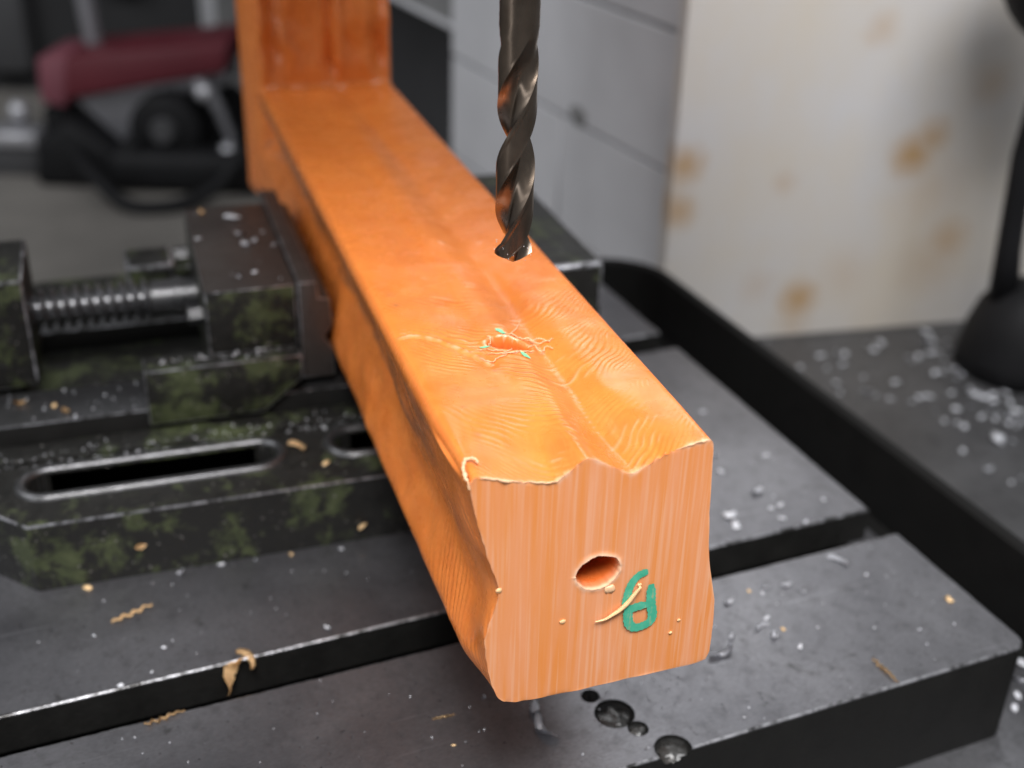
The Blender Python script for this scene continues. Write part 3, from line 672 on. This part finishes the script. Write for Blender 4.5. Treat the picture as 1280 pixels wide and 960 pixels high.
# curled burr on the near left corner and along the front rim
bm = bmesh.new(); P = spline([(-35.3, -74.0, 136.5), (-35.8, -72.5, 139.2), (-36.0, -69.5, 140.7), (-34.6, -66.5, 141.6), (-32.4, -66.2, 141.9), (-31.4, -68.4, 141.6)], 5)
tube(bm, [Vector(p) + Vector((random.uniform(-.15, .15), random.uniform(-.2, .2), random.uniform(-.1, .15))) for p in P], [(0.16 + 0.42 * math.sin(math.pi * (i + 1) / (len(P) + 1))) * random.uniform(.6, 1.3) for i in range(len(P))], 7); 
for v in bm.verts: v.co.z -= 0.55; v.co += Vector((random.uniform(-.22, .22), random.uniform(-.3, .3), random.uniform(-.15, .2)))
obj_bm('curled_burr', bm, M_FRAY, bo, True)
for (x0, x1, r) in ((-33, -20, 0.5), (-20, -9, 0.28), (26, 37, 0.2)):
    idx = [j for j in range(NP) if topk[0][j] and x0 <= A[0][j, 0] <= x1][::3]; bm = bmesh.new()
    tube(bm, [Vector(A[0][j]) + Vector((0, -0.15 + random.uniform(-.25, .1), random.uniform(-.25, .3))) for j in idx], [r * random.uniform(.45, 1.25) * (0.3 + 0.7 * math.sin(math.pi * (i + .5) / len(idx))) for i in range(len(idx))], 6)
    obj_bm('edge_burr', bm, M_FRAY, bo, True)

# ------------------------------------------------------------------ twist drill
dr = empty('twist_drill', (0, 0, 170.2))
tag(dr, 'dark polished steel twist drill hanging above the hole in the beam', 'drill bit')
R = 6.0; ZT = 170.2; ZR = 240.0; LEAD = 64.0
NA = 120; phi = np.linspace(0, 2 * math.pi, NA, endpoint=False)
def section(dep):
    f = np.mod(phi, math.pi) / math.pi            # two-fold
    t = np.clip((f - 0.42) / 0.58, 0, 1)          # flute between 0.42 and 1.0
    prof = np.sin(math.pi * t ** 0.85) ** 0.62
    r = R * (1 - 0.70 * dep * np.where(f > 0.42, prof, 0))
    r = r - np.where((f > 0.07) & (f < 0.40), 0.14, 0) * dep   # body clearance behind the margin
    return r
zlist = np.concatenate([np.arange(0, ZR - ZT + 1, 0.5), np.arange(ZR - ZT + 1.5, 128, 3.0)])
rowsD = []
sec = section(1.0)
for s in (0.02, 0.25, 0.5, 0.75, 0.92):
    rr = sec * s; rowsD.append(np.stack([rr * np.cos(phi - 0.27), rr * np.sin(phi - 0.27), ZT + rr / math.tan(math.radians(60))], -1))
for z in zlist:
    dep = 1 - float(sstep(ZR - 16, ZR + 4, ZT + z + 0 * z))
    rr = section(dep ** 0.8 if dep > 0 else 0); tw_ = -0.27 + 2 * math.pi * z / LEAD
    off = (sec / math.tan(math.radians(60))) * max(0, 1 - z / 8.0)
    rowsD.append(np.stack([rr * np.cos(phi + tw_), rr * np.sin(phi + tw_), ZT + z + off * (1 if z < 8 else 0) + 0 * rr], -1))
rowsD.append(np.stack([0.02 * np.cos(phi), 0.02 * np.sin(phi), ZT + zlist[-1] + 0.5 + 0 * phi], -1))
D = np.array(rowsD)
ob = obj_np('fluted_shank', D.reshape(-1, 3), grid_faces(len(D), NA, True), M_DRILL, dr, 32)
bm = bmesh.new()
for i in range(26):
    a = random.uniform(0, 6.28); z = ZT + abs(random.gauss(0, 5)) + 2.5; rr = 5.95
    r0 = random.uniform(.06, .2); bmesh.ops.create_icosphere(bm, subdivisions=1, radius=r0, matrix=Matrix.Translation((rr * math.cos(a), rr * math.sin(a), z)))
tag(obj_bm('clinging_dust', bm, M_WHITE, dr, True), kind='stuff')

# ------------------------------------------------------------------ chips, curls and shavings
def me_nugget(seed):
    r = random.Random(seed); bm = bmesh.new(); bmesh.ops.create_icosphere(bm, subdivisions=2, radius=0.5)
    ax = [r.uniform(.8, 1.3), r.uniform(.4, .75), r.uniform(.2, .4)]
    for v in bm.verts:
        k = 1 + 0.6 * float(vnoise(v.co.x * 4.5 + seed * 3.3, v.co.y * 4.5 + v.co.z * 5)) + r.uniform(-.12, .12); v.co = Vector((v.co.x * ax[0] * k, v.co.y * ax[1] * k, v.co.z * ax[2] * k + ax[2] * .45))
    return bm
def me_flake(seed):
    r = random.Random(seed); bm = bmesh.new(); nx, ny = 7, 4; g = []
    for i in range(nx):
        t = i / (nx - 1) - .5; wdt = (0.32 + 0.1 * r.random()) * (1 - (2 * abs(t)) ** 2.2) + 0.05
        g.append([bm.verts.new((t, (j / (ny - 1) - .5) * 2 * wdt * .6 + .25 * t * t + r.uniform(-.03, .03), .06 + .9 * t * t * r.uniform(.6, 1.0) + .12 * (j / (ny - 1) - .5) ** 2 + r.uniform(0, .05))) for j in range(ny)])
    for i in range(nx - 1):
        for j in range(ny - 1): bm.faces.new((g[i][j], g[i + 1][j], g[i + 1][j + 1], g[i][j + 1]))
    bmesh.ops.solidify(bm, geom=bm.faces[:], thickness=0.05)
    return bm
def me_curl(seed, arc=2.0, wd=0.26, lift=.035):
    r = random.Random(seed); bm = bmesh.new(); n = 18; pr = None; rad = 1.0 / arc if arc > 1 else 1.0
    for i in range(n):
        a = (i / (n - 1) - .5) * arc; k = wd * (0.35 + .65 * math.sin(math.pi * (i + .6) / n)) * r.uniform(.85, 1.15)
        c = Vector((rad * math.sin(a), rad * (math.cos(a) - 1), 0.04)); nn = Vector((math.sin(a), math.cos(a), 0))
        cur = [bm.verts.new(c + nn * (s * k / 2) + Vector((0, 0, lift * (1 + s) * (1 + math.sin(i * .5))))) for s in (-1, 0, 1)]
        if pr:
            for s in range(2): bm.faces.new((pr[s], pr[s + 1], cur[s + 1], cur[s]))
        pr = cur
    bmesh.ops.solidify(bm, geom=bm.faces[:], thickness=0.035)
    return bm
def me_wavy(seed, waves=5, wd=.10):
    r = random.Random(seed); bm = bmesh.new(); waves = 4 + seed % 3; n = waves * 10; pr = None
    for i in range(n + 1):
        t = i / n; y = .045 * math.sin(2 * math.pi * waves * t + seed) * (0.7 + .5 * r.random() * 0 + .4 * math.sin(3 * t + seed)) + .06 * math.sin(2.2 * t + seed); z = .05 + .02 * math.sin(9 * t + seed); k = wd / 2 * (.45 + .55 * math.sin(math.pi * min(1, t * 1.05 + .05))) * r.uniform(.8, 1.2)
        cur = [bm.verts.new((t - .5, y - k, z)), bm.verts.new((t - .5, y + k, z + .02))]
        if pr: bm.faces.new((pr[0], pr[1], cur[1], cur[0]))
        pr = cur
    bmesh.ops.solidify(bm, geom=bm.faces[:], thickness=0.02)
    return bm
_cache = {}
def chip_mesh(kind, v, mat):
    key = (kind, v, mat.name)
    if key not in _cache:
        bm = {'n': me_nugget, 'f': me_flake, 'c': me_curl, 'w': me_wavy, 'r': lambda s: me_curl(s, 5.2, .1), 'l': lambda s: me_curl(s, 1.1, .36, .12)}[kind](v)
        bmesh.ops.recalc_face_normals(bm, faces=bm.faces)
        me = bpy.data.meshes.new({'n': 'chip', 'f': 'flake', 'c': 'curl', 'w': 'shaving', 'r': 'ringlet', 'l': 'shaving'}[kind]); bm.to_mesh(me); bm.free()
        me.materials.append(mat); me.shade_smooth(); _cache[key] = me
    return _cache[key]
def chip(name, kind, mat, x, y, z, size, label, group=None, rz=None, cat='chip', tilt=(0, 0), v=None):
    o = bpy.data.objects.new(name, chip_mesh(kind, random.randrange(6) if v is None else v, mat)); COL.objects.link(o)
    o.location = (x * MM, y * MM, z * MM); o.scale = [size * MM] * 3
    o.rotation_euler = (tilt[0], tilt[1], random.uniform(0, 6.28) if rz is None else rz)
    tag(o, label, cat, group); return o

G_T = 'white chips scattered on the table'
TC = [(134.4, 71.8, 6.2, 'n'), (133.9, 65.1, 5.2, 'n'), (157.0, 86.6, 7.5, 'f'), (162.0, 73.7, 3.4, 'n'), (156.6, 72.4, 2.6, 'n'), (157.5, 63.2, 3.4, 'n'), (171.7, 14.6, 1.9, 'n'), (104.5, 13.7, 5.4, 'f'), (133.7, 17.8, 5.0, 'f'), (124.2, 18.8, 3.6, 'f'), (121.4, 15.6, 1.9, 'n'), (138.5, 11.9, 3.2, 'f'), (115.3, 0.3, 3.0, 'n'), (112.7, -10.5, 5.4, 'f'), (95.3, -6.5, 4.0, 'f'), (119.6, -19.1, 2.4, 'n'), (132.4, -11.0, 1.4, 'n'), (155.0, -17.5, 1.2, 'n'), (172.6, -23.7, 1.5, 'n'), (166.2, 50.7, 3.3, 'f'), (-113.3, 97.2, 4.2, 'f'), (-122.9, 50.1, 1.9, 'n'), (-59.4, 43.8, 3.8, 'f'), (-148.7, 65.0, 1.3, 'n'), (-96.0, 98.6, 2.8, 'n'), (-81.5, 98.0, 2.8, 'f'), (-44.2, 96.1, 1.8, 'n'), (-139.6, 28.7, 3.0, 'n'), (-128.2, 37.2, 1.2, 'n'), (151.6, 123.3, 4.1, 'f'), (147.9, 108.6, 3.2, 'n'), (177.4, 116.2, 2.8, 'n'), (184.6, 72.4, 2.3, 'n'), (166.3, 166.4, 2.6, 'n')]
special = {0: 'largest white chip on the table right of the sawn beam end', 2: 'spiky white flake lying behind the largest white chip', 7: 'upright white flake close to the right side of the sawn end', 8: 'small curled white flake on the near table slab beside three others',
           13: 'rounded white flake just in front of the small white curl', 20: 'white flake at the foot of the vice base', 22: 'pale flat flake near the slot edge left of the beam', 27: 'pale chip on the slot edge at far left'}
for i, (x, y, s, k) in enumerate(TC):
    zz_ = 0.05
    yt_ = -math.sin(TA) * x + math.cos(TA) * y
    if 22.3 < yt_ < 42.5: y += (22.3 - yt_ - 1) if yt_ < 32 else (42.5 - yt_ + 1.2)
    left = x < 0
    chip('plastic_chip', k, M_WHITE, x, y, zz_, s, special.get(i, 'tiny white chip on the table left of the beam' if left else 'small white chip on the table right of the beam'), (None if i in special else ('tiny white chips left of the beam' if left else G_T)))
chip('metal_curl', 'c', M_GREYCH, 165.7, 28.5 + 3, 0.3, 11.4, 'thin grey curl lying over the slot edge near the table corner', rz=-0.9, cat='curl').location.y = 0.0275
chip('metal_curl', 'c', M_GREYCH, 87.6, -15.4, 0.3, 12.5, 'long pale grey curl peeking out right of the sawn end', rz=3.35, cat='curl')
chip('plastic_curl', 'c', M_WHITE, 110.0, -3.5, 0.3, 7.9, 'small white curl among the chips right of the beam', rz=0.3, cat='curl')
chip('metal_curl', 'c', M_GREYCH, 4.5, -34.5, 0.3, 15, 'big grey crescent curl on the table below the sawn end', rz=1.8, cat='curl', v=2)
chip('plastic_chip', 'f', M_GREYCH, 5.8, -23.2, 0.3, 7.5, 'forked grey flake lying above the big crescent curl', rz=1.2)
chip('metal_ringlet', 'r', M_GREYCH, -10.3, -12.2, 0.3, 3.2, 'tiny grey ringlet under the left corner of the sawn end', cat='curl')
for (x, y, s, lab) in [(-150.7, 97.0, 4.6, 'tan crumb at the left foot of the vice base'), (196.0, -10.4, 4.2, 'yellow tan crumb near the right edge of the table'), (118.2, -7.9, 2.4, 'small tan crumb beside the small white curl'), (116.6, 18.6, 2.2, 'tan speck behind the white flakes near the slot'), (-66, 97.5, 2.6, 'tan speck at the foot of the vice base front'), (-28, -32.1, 1.8, 'tan speck on the table left of the crescent curl')]:
    chip('tan_crumb', 'n', M_TAN, x, y, 0.05, s * 0.85, lab, cat='crumb')
for (a, b, lab, k) in [((-141.8, 70.2), (-125.4, 76.5), 'wavy tan shaving on the table in front of the vice base', 0), ((-132.1, 7.1), (-117.7, 11.7), 'wavy tan shaving on the front slab at lower left', 1), ((142.2, -34.6), (145.8, -49.0), 'wavy tan shaving near the front edge of the table', 2), ((-32.1, -17.6), (-23.5, -17.1), 'small wavy yellow shaving left of the sawn end', 3)]:
    ln = math.hypot(b[0] - a[0], b[1] - a[1])
    chip('wavy_shaving', 'w', M_TAN, (a[0] + b[0]) / 2, (a[1] + b[1]) / 2, 0.1, ln, lab, rz=math.atan2(b[1] - a[1], b[0] - a[0]), cat='shaving', v=k)
# leaf-like shavings caught on the slot wall
o = chip('leaf_shaving', 'l', M_TAN, -100.4, 31.5, -2.5, 16, 'leaf shaped tan shaving standing in the table slot', rz=0.9, cat='shaving', tilt=(0.9, -0.75), v=1)
o = chip('curled_shaving', 'c', M_TAN, -91.5, 36.0, -0.5, 12, 'curled tan shaving hanging over the slot edge', rz=-1.0, cat='shaving', tilt=(0.3, 0.35), v=4)
chip('tan_crumb', 'n', M_TAN, -33.5, 99.2, 7.4, 4.4, 'tan crumb stuck on the front of the vice base near the beam', cat='crumb', tilt=(0.6, 0))
chip('tan_shaving', 'f', M_TAN, -127.8, 99.3, 15.4, 5.0, 'small tan flake stuck on the green front of the vice base', cat='shaving', rz=0.2, tilt=(1.2, 0))
chip('tan_shaving', 'c', M_TAN, -54.5, 134.0, 32.6, 11.5, 'curled tan shaving on the vice base between the two slots', rz=-0.9, cat='shaving', v=3)
chip('tan_crumb', 'n', M_TAN, -45.6, 117.0, 32.1, 3.4, 'tan crumb on the vice base beside the curled shaving', cat='crumb')
for (x, y, s, k, lab) in [(-173.6, 187.8, 6.2, 'f', 'tan flake at the left end of the slideway'), (-153.7, 174.6, 5.6, 'f', 'tan flake near the front edge of the slideway'), (-158.6, 181.4, 3.2, 'n', 'tan crumb between two flakes on the slideway')]:
    chip('tan_flake', k, M_TAN, x, y, 43.1, s, lab, cat='shaving')
for i, (x, y, s, k) in enumerate([(-64.4, 266.4, 6.4, 'n'), (-63.8, 240.2, 6.8, 'f'), (-63.2, 225.5, 7.4, 'f'), (-58.8, 229, 5.5, 'f'), (-70.8, 186.2, 4.2, 'f'), (-84.5, 239.7, 2.6, 'n'), (-63.0, 190.1, 2.8, 'n'), (-50, 222, 4.0, 'f')]):
    chip('plastic_chip', k, M_WHITE if i % 3 else M_GREYCH, x, y, 95.6, s, 'largest white chip on top of the moving jaw' if i == 0 else 'small pale chip on top of the moving jaw', None if i == 0 else 'pale chips on the moving jaw')
chip('tan_flake', 'f', M_TAN, -79.3, 276.2, 95.6, 5.8, 'tan flake on the far corner of the moving jaw', cat='shaving')
BC = [(343.9, 399.2, 5.0), (346.5, 352.1, 5.4), (371.7, 366.0, 5.5), (386.4, 364.9, 8.0), (391.0, 362.2, 6.7), (380.5, 348.4, 4.8), (417.4, 373.8, 7.5), (417.4, 363.7, 6.8), (430.3, 374.8, 5.6), (436.3, 345.9, 6.1), (444.9, 345.0, 4.9), (476.7, 380.5, 7.0), (465.5, 365.4, 7.5), (457.3, 347.4, 8.0), (464.5, 348.3, 6.2), (473.6, 345.9, 7.4), (482.3, 361.0, 5.7), (460.9, 335.2, 5.5), (457.0, 319.8, 7.2), (446.1, 317.3, 7.2), (439.2, 316.5, 4.8), (450.8, 305.5, 6.5), (501.2, 363.4, 7.6), (479.0, 330.3, 5.5), (477.6, 319.7, 7.2), (487.6, 319.7, 5.5), (468.8, 303.2, 5.3), (448.3, 286.9, 7.5), (447.8, 280.7, 7.5), (451.5, 274.7, 6.3), (433.6, 266.2, 6.2), (455.2, 268.8, 7.4), (471.9, 277.9, 7.5), (446.4, 259.1, 6.8), (478.6, 290.2, 4.7), (465.7, 264.7, 8.0), (450.9, 244.9, 8.9), (460.9, 251.6, 6.8), (439.7, 246.8, 4.5), (452.2, 236.4, 5.5), (384.3, 326.0, 6.5), (403.1, 313.1, 5.9), (373.4, 304.6, 9.2), (377.4, 298.6, 5.2), (384.8, 291.6, 6.3), (396.6, 283.5, 6.3), (405.8, 287.2, 6.3), (414.0, 287.4, 7.5), (406.1, 267.7, 4.5), (421.4, 265.9, 5.1), (402.6, 253.5, 5.0), (408.7, 248.4, 5.0), (411.3, 243.1, 6.0), (422.1, 221.2, 10.8), (391.4, 191.0, 6.7), (390.2, 216.0, 4.8), (396.0, 173.9, 4.6), (406.3, 176.9, 4.6), (354.1, 308.6, 5.7), (359.7, 322.3, 5.2), (364.5, 344.6, 5.4), (524.8, 328.0, 5.6), (540.5, 357.5, 5.1)]
BC += [(random.gauss(458, 17), random.gauss(295, 38), random.uniform(3.5, 8)) for _ in range(26)]
for i, (x, y, s) in enumerate(BC):
    lab, gp = ('white chip on the grey bench behind the table rim', 'white chips on the bench')
    if i == 53: lab, gp = 'largest oval white chip on the bench at the right edge', None
    if i == 54: lab, gp = 'round white chip alone on the bench nearest the table rim', None
    chip('plastic_chip', 'n' if i % 3 else 'f', M_WHITE, x, y, -89.9, s * (1.1 if i in (53, 54) else random.uniform(0.55, 1.15)), lab, gp)
for (x, y, s, k) in [(250, 0, 4.5, 'n'), (246.4, -10.2, 6.5, 'n'), (238.2, -19.4, 6.5, 'f'), (231.0, -26.9, 4, 'n'), (224.4, -33.2, 4.2, 'n'), (241, -24, 5, 'n'), (236, -30, 4, 'f'), (193.0, -62.4, 2.0, 'n')]:
    chip('plastic_chip', k, M_WHITE, x, y, -47.9, s, 'white chip in the trough beside the table corner', 'white chips in the trough')

# fine dust nobody could count
def dust(name, pts, mat, label, r0, r1):
    bm = bmesh.new()
    for (x, y, z) in pts:
        r = random.uniform(r0, r1); mt = Matrix.Translation((x, y, z + r * .3)) @ Euler((random.uniform(0, 3), random.uniform(0, 3), random.uniform(0, 6))).to_matrix().to_4x4() @ Matrix.Diagonal((random.uniform(.6, 2.6), 1, .4, 1))
        bmesh.ops.create_icosphere(bm, subdivisions=1, radius=r, matrix=mt)
    o = obj_bm(name, bm, mat, None, True); tag(o, label, 'dust', kind='stuff')
pts = []
while len(pts) < 230:
    xt, yt = random.uniform(-190, 200), random.uniform(-60, 330)
    if 22 < yt < 43 or 226 < yt < 249: continue
    x = math.cos(TA) * xt - math.sin(TA) * yt; y = math.sin(TA) * xt + math.cos(TA) * yt
    if x < 35 and y > 97: continue
    pts.append((x, y, 0))
dust('table_dust', pts, M_WHITE, 'fine pale dust specks spread over the table', 0.12, 0.42)
pts = [(random.uniform(-185, -10), 147 + abs(random.gauss(0, 5.5)), 33.7 if False else 32.2) for _ in range(170)]
pts = [(x, min(y, 166), 33.7 if 151 < y < 166.5 else 32.1) for x, y, z in pts]
pts += [(random.uniform(-110, -50), random.gauss(170, 2), 64.1) for _ in range(50)]
pts += [(random.uniform(-86, -48), random.uniform(176, 284), 95.6) for _ in range(6)] + [(random.uniform(-185, -120), random.uniform(168, 198), 43.05) for _ in range(30)]
dust('vice_dust', pts, M_GREYCH, 'grey swarf dust gathered along the vice slideway', 0.15, 0.6)

# ------------------------------------------------------------------ blurred things behind
YC = math.radians(-18.676)
hr = Vector((0.9473, -0.3202, 0)); hf = Vector((0.3202, 0.9473, 0)); CAM = Vector((-114, -340, 0))
def bpt(lx, ly): return CAM + hr * lx + hf * ly
b0 = bpt(-560, 1800)
mc = empty('red_topped_machine', (b0.x, b0.y, -300), YC)
tag(mc, 'blurred black machine with dull red cover on the floor far left', 'machine')
def part(name, bm, mat): return obj_bm(name, bm, mat, mc, 40, off=O0)
L = lambda x, z: (x + 560, z + 300)
bm = bmesh.new(); prism(bm, [L(-669, -107), L(-427, -79), L(-437, -124), L(-681, -172)], 'y', -25, 120); bevel(bm, 6, 2); part('red_cover', bm, M_RED)
bm = bmesh.new(); prism(bm, [L(-716, -112), L(-669.5, -107), L(-681.5, -186), L(-720, -179)], 'y', -15, 110); bevel(bm, 5, 2); part('lit_red_end', bm, mat_plain('lit_red_enamel', (0.20, 0.06, 0.08), 0.5, 0, 0.1, 20, 0))  # left face of the cover, lighter red painted for light falling on it
bm = bmesh.new(); prism(bm, [L(-676, -176), L(-440, -127), L(-440, -150), L(-520, -165), L(-580, -245), L(-600, -250)], 'y', 0, 90); bevel(bm, 5, 2); part('grey_bracket', bm, M_GREYM)
bm = bmesh.new(); lathe(bm, [(-40, 38), (-34, 52), (30, 52), (36, 40)], (30, -5, 92), 'y', 40); part('hand_wheel', bm, M_BLACK)
bm = bmesh.new(); lathe(bm, [(-52, 15), (-41, 20)], (30, -5, 92), 'y', 24); part('wheel_hub', bm, M_GREYD)
bm = bmesh.new(); P = [(560 - 480, -30, 300 - 138), (560 - 462, -30, 300 - 150), (560 - 447, -30, 300 - 178), (560 - 432, -30, 300 - 225)]; tube(bm, P, [9, 13, 9, 7], 12); part('grey_lever', bm, M_GREYM)
bm = bmesh.new(); bmesh.ops.create_uvsphere(bm, u_segments=20, v_segments=12, radius=14, matrix=Matrix.Translation((560 - 466, -38, 300 - 150))); part('lever_ball', bm, M_SILV)
bm = bmesh.new(); bmesh.ops.create_uvsphere(bm, u_segments=20, v_segments=12, radius=13, matrix=Matrix.Translation((560 - 438, -38, 300 - 238))); part('lever_ball', bm, M_SILV)
bm = bmesh.new(); prism(bm, [L(-735, -195), L(-600, -200), L(-520, -170), L(-425, -240), L(-415, -330 + 30.5), L(-560, -299.5), L(-690, -299.5), L(-730, -260)], 'y', 15, 220); bevel(bm, 10, 2); part('black_body', bm, M_BLACK)
bm = bmesh.new(); prism(bm, [L(-640, -299.8), L(-600, -299.8), L(-560, -220), L(-585, -215)], 'y', -60, 10); bevel(bm, 5, 2); part('front_foot', bm, M_BLACK)
bm = bmesh.new(); box(bm, -60, 190, -70, 14, 0.3, 66); bevel(bm, 22, 3); part('base_block', bm, M_BLACK)
bm = bmesh.new(); prism(bm, [(-175, 0.4), (-30, 0.4), (-45, 55), (-110, 105), (-165, 70)], 'y', -50, 40); bevel(bm, 14, 3); part('side_block', bm, M_BLACK)
bm = bmesh.new(); tube(bm, [tuple(p) for p in spline([(-100, -60, 60), (-60, -110, 40), (0, -150, 12), (70, -140, 12), (120, -100, 30), (150, -60, 70)], 6)], 11, 10); part('black_hose', bm, M_BLACK)
bm = bmesh.new(); tube(bm, [(560 - 652, 60, 300 - 130), (560 - 664, 60, 300 + 60), (560 - 676, 60, 300 + 260)], 14, 16); part('upright_rod', bm, M_GREYM)
bm = bmesh.new(); prism(bm, [L(-830, -228), L(-738, -228), L(-738, -252), L(-830, -252)], 'y', -10, 60); bevel(bm, 6, 2); part('bright_bar', bm, M_SILV)
bm = bmesh.new(); bmesh.ops.create_uvsphere(bm, u_segments=20, v_segments=12, radius=17, matrix=Matrix.Translation((560 - 771, 25, 300 - 204))); part('bar_knob', bm, M_SILV)
bm = bmesh.new(); prism(bm, [L(-830, -252.5), L(-742, -252.5), L(-742, -299.8), L(-830, -299.8)], 'y', 0, 50); bevel(bm, 4, 2); part('bar_support', bm, M_GREYD)

p0 = bpt(380, 815)
ls = empty('black_lever_stand', (p0.x, p0.y, -90), YC)
tag(ls, 'black domed stand with leaning rod at the right edge', 'stand')
bm = bmesh.new(); lathe(bm, [(0.2, 46), (14, 45), (32, 42), (50, 36), (64, 25), (70, 10)], (0, 0, 0), 'z', 40); obj_bm('domed_base', bm, M_BLACK, ls, True, off=O0)
bm = bmesh.new(); tube(bm, [(-22, 0, 55), (-26, 0, 95), (-31, 0, 165), (-27, 0, 225), (-15, 0, 290)], [11, 9, 8, 8, 8], 16); obj_bm('leaning_rod', bm, M_BLACK, ls, True, off=O0)
bm = bmesh.new(); bmesh.ops.create_uvsphere(bm, u_segments=28, v_segments=16, radius=1, matrix=Matrix.Translation((-13, -4, 290)) @ Matrix.Diagonal((60, 40, 56, 1))); obj_bm('grip_ball', bm, M_BLACK, ls, True, off=O0)

# ------------------------------------------------------------------ sub-parts under their parts
def kids(root, name): return [c for c in root.children if c.name.split('.')[0] == name]
def under(root, part_name, names, pick=0):
    p = kids(root, part_name)[pick]
    for n in names:
        for c in kids(root, n): c.parent = p
bpy.context.view_layer.update()
under(bo, 'cut_face', ['ink_stroke', 'stuck_fibre', 'plastic_dab', 'bored_hole', 'edge_burr'])
under(bo, 'beam_body', ['frayed_thread', 'faded_ink_dash', 'curled_burr', 'upright_end'])
jp = kids(vc, 'jaw_plate'); jp[0].parent = kids(vc, 'moving_jaw')[0]; jp[1].parent = kids(vc, 'fixed_jaw')[0]
under(vc, 'moving_jaw', ['bolt_head', 'jaw_wing', 'jaw_body', 'guide_block'])
under(vc, 'vice_base', ['slot_lip', 'slideway', 'casting_step'])
under(vc, 'lead_screw', ['screw_collar'])
under(mc, 'red_cover', ['lit_red_end']); under(mc, 'hand_wheel', ['wheel_hub']); under(mc, 'grey_lever', ['lever_ball']); under(mc, 'bright_bar', ['bar_knob', 'bar_support'])
under(tb, 'slotted_top', ['pit_crust'])
